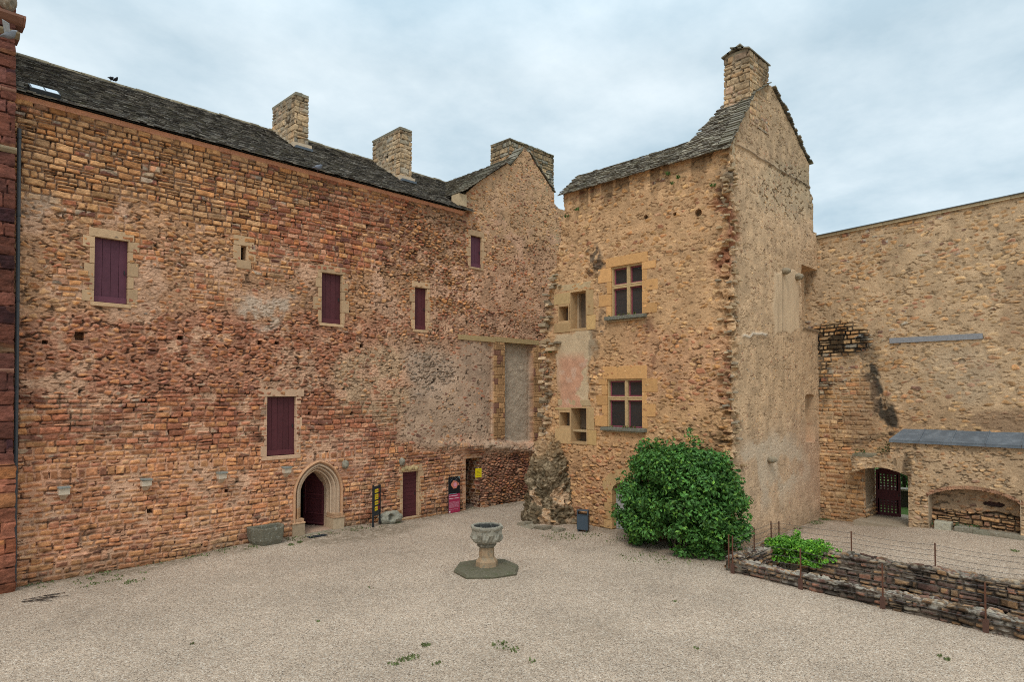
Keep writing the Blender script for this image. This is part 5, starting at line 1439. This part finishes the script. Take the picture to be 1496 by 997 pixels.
mb.prism([(cxp+.26*W_, czp-.02), (cxp+.42*W_, czp-.07), (cxp+.40*W_, czp+.07), (cxp+.26*W_, czp+.03)], lambda p, k: FP.p(p[0], .004+k*.003, p[1]), (.60, .2, .14))
mb.build('artwork', M['print'], pic)
mb = MB()
for (a0, b0, a1, b1) in ((.1, .72, .35, .95), (.5, .78, .95, .98), (.3, .6, .7, .85), (.55, .95, .95, .62), (.15, .9, .4, .75)):
    A = FP.p(xa+W_*a0, .006, zm+(zt-zm)*b0); B = FP.p(xa+W_*a1, .006, zm+(zt-zm)*b1); mb.bar(A, B, .005, (.16, .17, .18), 4)
mb.prism([(xb-.13, zt-.01), (xb-.01, zt-.01), (xb-.01, zt-.14)], lambda p, k: FP.p(p[0], .004+k*.002, p[1]), (.16, .22, .22))
mb.build('thin_lines', M['print'], pic)
mb = MB(); fn = lambda m_, a, b, c, e, k: FP.box(m_, a, b, .004, .006, c, e, k)
Hh = zm-zb
seven(mb, fn, xa+.03, xb-.18, zm-.03, zm+.04, 1, (.35, .55, .60), 3)
seven(mb, fn, xa+.03, xb-.10, zm-.14, zm-.03, 1, (.80, .62, .68), 4); seven(mb, fn, xa+.03, xb-.05, zm-.26, zm-.14, 1, (.75, .55, .60), 5)
seven(mb, fn, xa+.03, xb-.03, zb+.22, zm-.34, 9, (.66, .38, .46), 6); seven(mb, fn, xa+.03, xb-.12, zb+.13, zb+.18, 1, (.66, .38, .46), 7)
fn(mb, xa+.03, xa+.10, zb+.035, zb+.10, (.75, .75, .75))
mb.build('lettering', M['print'], tx)
Pn = on_y(699.3, 691.5, YL-.10); mb = MB(); w2, h2_ = .24, .20
w2 = (on_y(703.6, 691, YL-.1)[0]-on_y(695.2, 691, YL-.1)[0])/2; h2_ = (on_y(699, 685, YL-.1)[2]-on_y(699, 698, YL-.1)[2])/2
FN = FR((0, YL-.10, 0), (1, 0, 0), (0, -1, 0))
mb = MB(); FN.box(mb, Pn[0]-w2, Pn[0]+w2, -.03, 0, Pn[2]-h2_, Pn[2]+h2_, (.80, .62, .01)); ny_ = mb.build('notice', M['print'], None)
tag(ny_, 'small yellow notice fixed to the stones right of the dark passage door', 'notice')
mb = MB(); seven(mb, lambda m_, a, b, c, e, k: FN.box(m_, a, b, .0, .003, c, e, k), Pn[0]-w2*.75, Pn[0]+w2*.75, Pn[2]-h2_*.8, Pn[2]+h2_*.8, 5, (.16, .13, .02), 9); mb.build('lettering', M['print'], ny_)
x, y, z = G(463, 784); gr = MB(); yy = YL-.62
gr.box(x-.36, x+.36, yy-.14, yy+.14, z-.02, z+.012, (.02, .022, .025))
for i in range(9): gr.box(x-.34+i*.08, x-.31+i*.08, yy-.12, yy+.12, z+.014, z+.022, (.05, .055, .06))
go = gr.build('drain_grate', M['metal'], None); tag(go, 'small dark drain grate in the ground before the pointed portal', 'grate')

# =================================================================== birds
def bird(name, label, P, s, hd, col, fly=False):
    b = lump(name, M['feather'], None, P, (.11*s, .065*s, .07*s), col, 3, .05, 12)
    hx = P[0]+hd[0]*.10*s; hy = P[1]+hd[1]*.10*s
    # one continuous body: reshape the ball into body, neck, head, beak and tail
    for v in b.data.vertices:
        c = v.co; u = (c.x-P[0])/(.11*s); w = (c.y-P[1])/(.065*s); q = (c.z-P[2])/(.07*s)
        if u > .2 and q > -.2: q += (u-.2)*1.5; 
        if u < -.3: q = q*.45-(-.3-u)*.8; u = u*1.5; w *= .8
        if u > .92: u += .5*(u-.92)*6
        c.x = P[0]+(u*hd[0]*.11 - w*hd[1]*.065)*s; c.y = P[1]+(u*hd[1]*.11+w*hd[0]*.065)*s; c.z = P[2]+q*.07*s
    m = MB()
    if not fly:
        for o in (-.025, .025): m.bar((P[0]-hd[1]*o*s, P[1]+hd[0]*o*s, P[2]-.05*s), (P[0]-hd[1]*o*s, P[1]+hd[0]*o*s, P[2]-.13*s), .008*s, (.05, .03, .03), 5)
        m.build('legs', M['feather'], b)
    return tag(b, label, 'bird', 'crows on the roof ridge' if name == 'crow' else None)
for (px, lab, hd) in ((162, 'black crow perched on the roof ridge, the left one of the pair', (.9, .4)), (168.8, 'black crow perched on the roof ridge, the right one of the pair', (.5, -.85))):
    P = on_y(px, 120.5, 27.2); bird('crow', lab, (P[0], 27.2, Zr+.20), 0.85, hd, (.012, .012, .015))
P = ro(463, 253); bird('pigeon', 'grey pigeon resting low on the dark stone slab roof', (P[0], P[1]-.06, P[2]+.2), 1.25, (.95, -.3), (.14, .15, .18))
fp = np.array([2.05, 20.4, 0]); d_ = ray(13, 51); t_ = 20.2/d_[1]; fp = CAM+d_*t_
pg_ = bird('pigeon', 'flying pigeon with raised wings in front of the red tower', tuple(fp), 1.3, (.8, -.6), (.20, .21, .23), True)
for s in (-1, 1):
    m = MB(); base = np.array(fp); fw = np.array([.8, -.6, 0]); sd = np.array([.6, .8, 0])*s
    a = base+fw*.05+sd*.04; b = base-fw*.08+sd*.04; c = base-fw*.02+sd*.25+Z_*.26; e = base+fw*.10+sd*.16+Z_*.2
    q = [a, b, c, e]; m.hexa([p for p in q]+[p+Z_*.012 for p in q], (.38, .40, .42)); m.build('wing', M['feather'], pg_)

# =================================================================== excavation walls with fence
def low_wall(name, label, path, width, z1, depth, seed, white=.6, inner=None):
    th = thing(name, label, 'low wall', (path[0][0], path[0][1], 0), 'low ruin walls round the trench')
    p0 = np.array(path[0]); p1 = np.array(path[-1]); L = np.linalg.norm(p1-p0); D = (p1-p0)/L; Nn = np.array([D[1], -D[0]])
    zo, zi = depth   # foot of the outer and of the inner side
    s1 = z1-zo; s2 = s1+width; s3 = s2+(z1-zi)
    def pos(U, V):   # V runs up the outer side, over the top, down the inner side
        r = .06
        n = np.where(V < s1, 0, np.where(V < s2, V-s1, width)); z = np.where(V < s1, zo+V, np.where(V < s2, z1, z1-(V-s2)))
        XY = p0+D*U[:, None]-Nn*n[:, None]
        a = sm(s1-.12, s1+.12, V); b = sm(s2-.12, s2+.12, V)
        nz = a*(1-b); no = (1-a)-b
        Nv = np.concatenate([Nn*no[:, None], nz[:, None]], 1); Nv /= np.linalg.norm(Nv, axis=1)[:, None]+1e-6
        return np.concatenate([XY, z[:, None]], 1), Nv
    def f(u, v, P):
        N = len(u)
        W = Wt(N, buff=.22, ochre=.22, red=.14, dark=.2, grey=.22)
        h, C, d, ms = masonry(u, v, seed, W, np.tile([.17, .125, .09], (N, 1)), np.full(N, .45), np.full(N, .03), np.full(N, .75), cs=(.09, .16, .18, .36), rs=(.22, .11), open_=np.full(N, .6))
        C = C*np.array([.86, .84, .84]); dk0 = np.array([.17, .135, .10]); C = C*.6+dk0*.4*(.6+.8*fbm(u*6, v*6, seed+11, 4))[:, None]
        top = sm(s1-.14, s1+.02, v)*(1-sm(s2-.02, s2+.14, v))
        wl = top*sm(.50, .55, fbm(u*7, v*9, seed+4, 4)+(fbm(u*1.1, v, seed+5, 2)-.5)*.3)*white
        C = C*(1-wl)[:, None]+np.array([.50, .45, .36])*wl[:, None]
        dk = sm(.5, .62, fbm(u*2.2, v*2.2, seed+6, 4))*.6; C = C*(1-dk*(1-wl))[:, None]
        h = h+top*(fbm(u*2.5, v*2.5, seed+7, 4)-.5)*.13 + (vn(u*1.3, v*0, seed+8)-.5)*.08*top
        return h, C, None
    sheet('masonry', th, M['stone'], 0, L, 0, s3, .028, .022, pos, f)
    mb = MB()
    for e, sg_ in ((p0, 1), (p1, -1)):
        q = [e+D*sg_*.05, e+D*sg_*.05-Nn*width, e+D*sg_*.30-Nn*width, e+D*sg_*.30]; 
        mb.hexa([(p[0], p[1], min(zo, zi)) for p in q]+[(p[0], p[1], z1-.03) for p in q], (.17, .14, .1))
    mb.build('end_stones', M['lichen'], th)
    return th
def wx(y): return 18.42+(y-9.0)*.075
low_wall('low_wall', 'front low ruin wall with white lichened top, bordering the open gravel at lower right', [(wx(9.05), 9.05), (wx(-3), -3)], .42, .36, (-.05, -.9), 71)
low_wall('low_wall', 'back low ruin wall, taller dark face rising out of the sunken trench', [(21.5, -3), (21.5, 8.4)], .5, .46, (.1, -.9), 73, .35)
low_wall('low_wall', 'short end wall of the trench between front and back walls, partly under ivy', [(21.9, 9.25), (18.5, 9.3)], .5, .42, (0, -.9), 75, .6)
fence = thing('wire_fence', 'low fence of thin rusted steel posts and slack wires around the sunken trench', 'fence', (19.9, 6, 0))
front = [(wx(y)-.06, y) for y in (9.0, 6.9, 4.82, 2.72, .62, -1.5)]
front = [(G(px, py)[0], G(px, py)[1]) for px, py in ((1072, 838), (1170, 862), (1293, 888), (1443, 922))]
front = [(wx(y)-.09, y) for _, y in front]+[(wx(.62)-.09, .62)]
back = [(21.62, 8.95), (21.67, 6.72), (21.68, 4.5), (21.68, 2.45), (21.68, .4)]
side = [(18.44, 9.16), (19.95, 9.05), (21.35, 9.1)]
def post(x, y, z0, z1, plate=None):
    mb = MB(); mb.box(x-.013, x+.013, y-.017, y+.017, z0, z1, tone((.13, .055, .032), .15)); p = mb.build('post', M['rust'], fence)
    if plate: mb = MB(); mb.box(x-.025, x-.013, y-.06, y+.06, z0, z0+.30, (.10, .05, .035)); mb.build('base_plate', M['rust'], p)
    return z1
tops = {}
for (x, y) in front: tops[(x, y)] = post(x, y, 0.0, 1.12, True)
for (x, y) in back: tops[(x, y)] = post(x, y, .25, 1.10)
for (x, y) in side: tops[(x, y)] = post(x, y, .1, 1.12)
mb = MB()
def wires(seq):
    for A, B in zip(seq, seq[1:]):
        for k in range(5):
            z0 = .28+k*.19 if A in front and B in front else .42+k*.155; prev = None
            for i in range(7):
                t = i/6; s = .035*4*t*(1-t)*(1+.6*math.sin(k*2.1+A[1]))
                p = (A[0]+(B[0]-A[0])*t, A[1]+(B[1]-A[1])*t, z0-s)
                if prev: mb.bar(prev, p, .006, (.10, .09, .085), 4)
                prev = p
wires(front); wires(back); wires([front[0]]+side[1:]+[back[0]])
mb.build('wires', M['metal'], fence)

# ivy over the corner of the trench
iv = []
for _ in range(170):
    t = random.random(); y = random.uniform(7.25, 8.95); k = random.random()
    if k < .6: iv.append(((20.93-.05+random.uniform(-.1, .05), y, random.uniform(-.8, .5)), random.uniform(.14, .24)))
    else: iv.append(((random.uniform(20.7, 21.6), y, .5+random.uniform(-.02, .10)), random.uniform(.12, .22)))
iv += [((21.1, 8.15, .72), .2), ((21.15, 8.2, .9), .13), ((21.0, 7.1, .3), .18), ((21.5, 8.5, .5), .2), ((20.7, 8.7, .45), .2), ((21.3, 6.95, .5), .1)]
ivy = foliage('ivy', iv, 1300, .10, (.13, .33, .035), None, .7, .25, .3)
tag(ivy, 'bright green ivy spilling over the trench corner behind the wires', 'ivy')

# =================================================================== the round bush
bc = np.array([19.95, 11.65, 0]); bx, by_, bz2 = 1.42, 2.32, 3.35
bush = thing('round_bush', 'big dense dark green rounded bush in front of the tower corner', 'bush', (bc[0], bc[1], 0))
cl = []; rg = np.random.default_rng(5)
def bush_r(z):      # half width of the bush at a height
    return float(np.interp(z, [0, .3, .9, 1.6, 2.3, 3.0, 3.5], [.78, .88, 1.0, 1.0, .92, .72, .42]))
for i in range(300):
    z = rg.uniform(.12, 3.25); a = rg.uniform(0, 2*math.pi); q = 1 if i < 235 else rg.uniform(.3, .8)
    k = bush_r(z)*q*rg.uniform(.86, 1.06); r = rg.uniform(.22, .42)*(.8 if z < .5 else 1)
    p = bc+np.array([math.cos(a)*(bx*k-.1), math.sin(a)*(by_*k-.12), z])
    if p[0] > XB-.12 and p[1] > YR-.15: p[0] = XB-.15-.1*rg.random()
    cl.append((p, r))
for i in range(60):
    a = rg.uniform(0, 6.28); q = math.sqrt(rg.random())*.62
    cl.append((bc+np.array([math.cos(a)*bx*q, math.sin(a)*by_*q, 3.3-.9*q*q+rg.uniform(-.1, .15)]), rg.uniform(.2, .36)))
for (py_, pz, r) in ((13.3, 3.45, .28), (13.1, 3.65, .16), (11.3, 4.1, .12), (10.3, 3.25, .26), (12.4, 3.7, .2), (13.0, 3.3, .26), (12.8, 3.15, .32), (11.2, 3.72, .24), (11.15, 3.92, .15), (10.7, 3.1, .3), (13.5, 2.9, .28), (12.0, 3.55, .26), (10.1, 2.6, .3), (9.6, 2.2, .28), (13.9, 2.2, .28)):
    cl.append((np.array([bc[0]+rg.uniform(-.3, .4), py_, pz]), r))
for i in range(46):   # loose shoots
    z = rg.uniform(.5, 3.5); a = rg.uniform(0, 6.28); k = bush_r(z)+.02+rg.uniform(0, .12); p = bc+np.array([math.cos(a)*bx*k, math.sin(a)*by_*k, z+rg.uniform(0, .2)])
    if not (p[0] > XB-.1 and p[1] > YR-.15): cl.append((p, rg.uniform(.08, .17)))
for i in range(40): cl.append((bc+np.array([rg.uniform(-.8, .6), rg.uniform(-1.4, 1.4), rg.uniform(.8, 2.6)]), .4))
foliage('leaves', cl, 800, .135, (.080, .20, .040), bush, 1.0, .5, .18)
mb = MB()
for i in range(16):
    a = rg.uniform(0, 6.28); r = rg.uniform(.05, .3); x0, y0 = bc[0]+r*math.cos(a), bc[1]+r*math.sin(a)
    x1, y1 = x0+rg.uniform(-.7, .5), y0+rg.uniform(-1.4, 1.4); mb.bar((x0, y0, 0), ((x0+x1)/2+.05, (y0+y1)/2, .9), .035, (.10, .075, .05)); mb.bar(((x0+x1)/2+.05, (y0+y1)/2, .9), (x1, y1, 2.4), .022, (.10, .075, .05))
mb.build('stems', M['twig'], bush)

# =================================================================== stones and plants by the blind arch, weeds, twigs
for (px, py, w, d_, h_, lab, col) in ((1377, 779, .56, .3, .30, 'squared pale stone block with grooved face, leftmost under the blind arch', (.42, .38, .28)), (1411, 782, .72, .3, .20, 'rough grey stone beside the pale block under the blind arch', (.26, .23, .17)), (1434, 785, .55, .3, .18, 'low mossy stone, third along the foot of the blind arch', (.22, .20, .14)), (1470, 788, 1.1, .3, .17, 'long flat stone at the right end of the blind arch foot', (.25, .21, .15))):
    P = on_x(px, py, XD-.05); g0 = float(gh(P[0:1], P[1:2])[0]); mb = MB()
    mb.box(XD-.05, XD-.05+d_+.1, P[1]-w/2, P[1]+w/2, g0-.05, g0+h_, col, .035)
    tag(mb.build('loose_stone', M['lichen'], None, bevel=.03), lab, 'stone', 'loose stones under the blind arch')
g = foliage('weed_clumps', [((XD+.15, float(on_x(px, 775, XD)[1]), .52), r) for px, r in ((1361, .12), (1400, .17), (1412, .18), (1422, .16), (1396, .12))], 1300, .06, (.05, .11, .03))
tag(g, 'green weeds growing behind the stones of the blind arch', 'weeds', kind='stuff')
pts = []
rr2 = random.Random(9)
def wp(px, py, r, n): x, y, z = G(px, py); pts.append((x, y, z, r, n))
for (px, py, r, n) in ((622, 944, .10, 50), (733, 944, .22, 40), (748, 950, .2, 30), (776, 968, .1, 16), (603, 962, .15, 40), (588, 966, .14, 20), (640, 972, .12, 20), (575, 972, .12, 20), (1018, 949, .06, 10), (1384, 965, .06, 24), (1372, 960, .05, 10), (985, 880, .06, 6), (540, 860, .1, 4), (280, 942, .04, 6), (465, 909, .04, 8), (1188, 764, .4, 160), (1160, 772, .3, 80), (1205, 760, .25, 90), (1243, 760, .2, 120), (1262, 764, .2, 60), (438, 793, .1, 60), (425, 797, .1, 40), (940, 815, .8, 90), (1000, 822, .8, 60), (820, 785, .7, 120), (865, 782, .5, 50), (900, 790, .5, 40), (1060, 815, .4, 30), (690, 742, .5, 20), (1482, 806, .12, 40)):
    wp(px, py, r, n)
for _ in range(34): wp(rr2.uniform(25, 210), 852-rr2.uniform(-8, 12)-(rr2.uniform(0, 1)*14), .12, 9)
for px, py in ((112, 838), (118, 836), (250, 812)): wp(px, py, .14, 70)
for _ in range(120):
    t = rr2.random(); px = 30+t*560; wp(px, 853-(px-20)*.1665+rr2.uniform(1, 7), .1, 5)
w_ = weeds('weeds', pts, .07, (.16, .19, .07)); tag(w_, 'sparse grass and weeds in the gravel and along the wall feet', 'weeds', kind='stuff')
mb = MB(); x, y, z = G(45, 877)
for i in range(14):
    a = rr2.uniform(-.4, .4)-.75; L = rr2.uniform(.2, .6); x0 = x+rr2.uniform(-.3, .4); y0 = y+rr2.uniform(-.2, .1)
    mb.bar((x0, y0, z+.02), (x0+L*math.cos(a), y0+L*math.sin(a), z+.04), .009, (.035, .025, .02), 4)
tag(mb.build('dead_twigs', M['twig'], None), 'small heap of dark dead twigs on the gravel near the red tower', 'twigs')
# pebbles standing proud of the sheet, for the grain of the near gravel
# outside the gate
for (c, r, lab) in (((35.5, 8.6, 1.9), 1.5, 'bushy green shrub seen through the open gateway, nearest the door leaf'), ((36.8, 5.8, 2.3), 1.9, 'taller green shrub beyond the gateway, further off')):
    s = thing('garden_shrub', lab, 'shrub', (c[0], c[1], 0), 'shrubs beyond the gateway')
    cc = [((c[0]+random.gauss(0, r*.5), c[1]+random.gauss(0, r*.6), c[2]+random.gauss(0, r*.5)), .5) for _ in range(40)]
    foliage('leaves', cc, 260, .16, (.06, .16, .03), s)
    mb = MB(); mb.bar((c[0], c[1], 0), (c[0], c[1], c[2]), .08, (.1, .07, .05)); mb.build('trunk', M['twig'], s)
mb = MB(); mb.box(33.4, 33.9, -2, 14, 0, .95, (.07, .06, .05)); gw = mb.build('garden_wall', M['stone'], None); tag(gw, 'low dark wall beyond the open gateway', 'wall')
mb = MB(); mb.box(33.3, 34.0, -2, 14, .952, 1.03, (.36, .32, .25)); mb.build('coping', M['dressed'], gw)

# =================================================================== light, sky, camera
EL, AZ = math.radians(52), None
sdir = np.array([-.80, -.45, 0]); sdir /= np.linalg.norm(sdir)   # towards the sun (horizontal)
sv = Vector((sdir[0]*math.cos(EL), sdir[1]*math.cos(EL), math.sin(EL)))
sun = bpy.data.lights.new('sun', 'SUN'); sun.energy = 1.2; sun.angle = math.radians(14); sun.color = (1, .95, .88)
so = bpy.data.objects.new('sun', sun); COL.objects.link(so); so.rotation_euler = sv.to_track_quat('Z', 'Y').to_euler()
w = bpy.data.worlds.new('World'); bpy.context.scene.world = w; w.use_nodes = True; nt = w.node_tree
bg = nt.nodes['Background']; sky = nt.nodes.new('ShaderNodeTexSky'); sky.sky_type = 'NISHITA'; sky.sun_disc = False
sky.sun_elevation = EL; sky.sun_rotation = math.atan2(sv.x, sv.y); sky.air_density = 1; sky.dust_density = 2
tc_ = nt.nodes.new('ShaderNodeTexCoord'); sx = nt.nodes.new('ShaderNodeSeparateXYZ'); nt.links.new(tc_.outputs['Generated'], sx.inputs[0])
zz = mathn(nt, 'ADD', mathn(nt, 'MAXIMUM', sx.outputs[2], 0.0), .16)
cx_ = nt.nodes.new('ShaderNodeCombineXYZ'); nt.links.new(mathn(nt, 'DIVIDE', sx.outputs[0], zz), cx_.inputs[0]); nt.links.new(mathn(nt, 'DIVIDE', sx.outputs[1], zz), cx_.inputs[1])
na = noise(nt, 1.7, 9, .58, cx_.outputs[0]); nb_ = noise(nt, .45, 3, .5, cx_.outputs[0])
s_ = mathn(nt, 'ADD', mathn(nt, 'MULTIPLY', na, .65), mathn(nt, 'MULTIPLY', nb_, .35))
f_ = ramp(nt, s_, .40, .62)
SKYD, SKYL = (5.3, 6.8, 7.7), (8.8, 9.9, 10.4)
cl_ = mixc(nt, f_, SKYD, SKYL)
cie = mathn(nt, 'ADD', mathn(nt, 'MULTIPLY', ramp(nt, sx.outputs[2], .45, .95), 1.0), 1.0)   # overcast skies are brightest overhead
mx = vscale(nt, mixc(nt, .88, sky.outputs[0], cl_), cie)
nt.links.new(mx, bg.inputs[0]); bg.inputs[1].default_value = .1
cam = bpy.data.cameras.new('camera'); co = bpy.data.objects.new('camera', cam); COL.objects.link(co)
co.location = CAM; co.rotation_euler = Vector(-F_).to_track_quat('Z', 'Y').to_euler()
cam.sensor_width = 36; cam.lens = FPX/1496*36; cam.shift_y = (CY-498.5)/1496; cam.clip_end = 2000; cam.clip_start = .1
S = bpy.context.scene; S.camera = co
S.view_settings.view_transform = 'Standard'; S.view_settings.look = 'None'; S.view_settings.exposure = 0.1; S.cycles.filter_width = 1.0; S.cycles.use_denoising = False; S.view_settings.gamma = 1; S.view_settings.use_curve_mapping = False
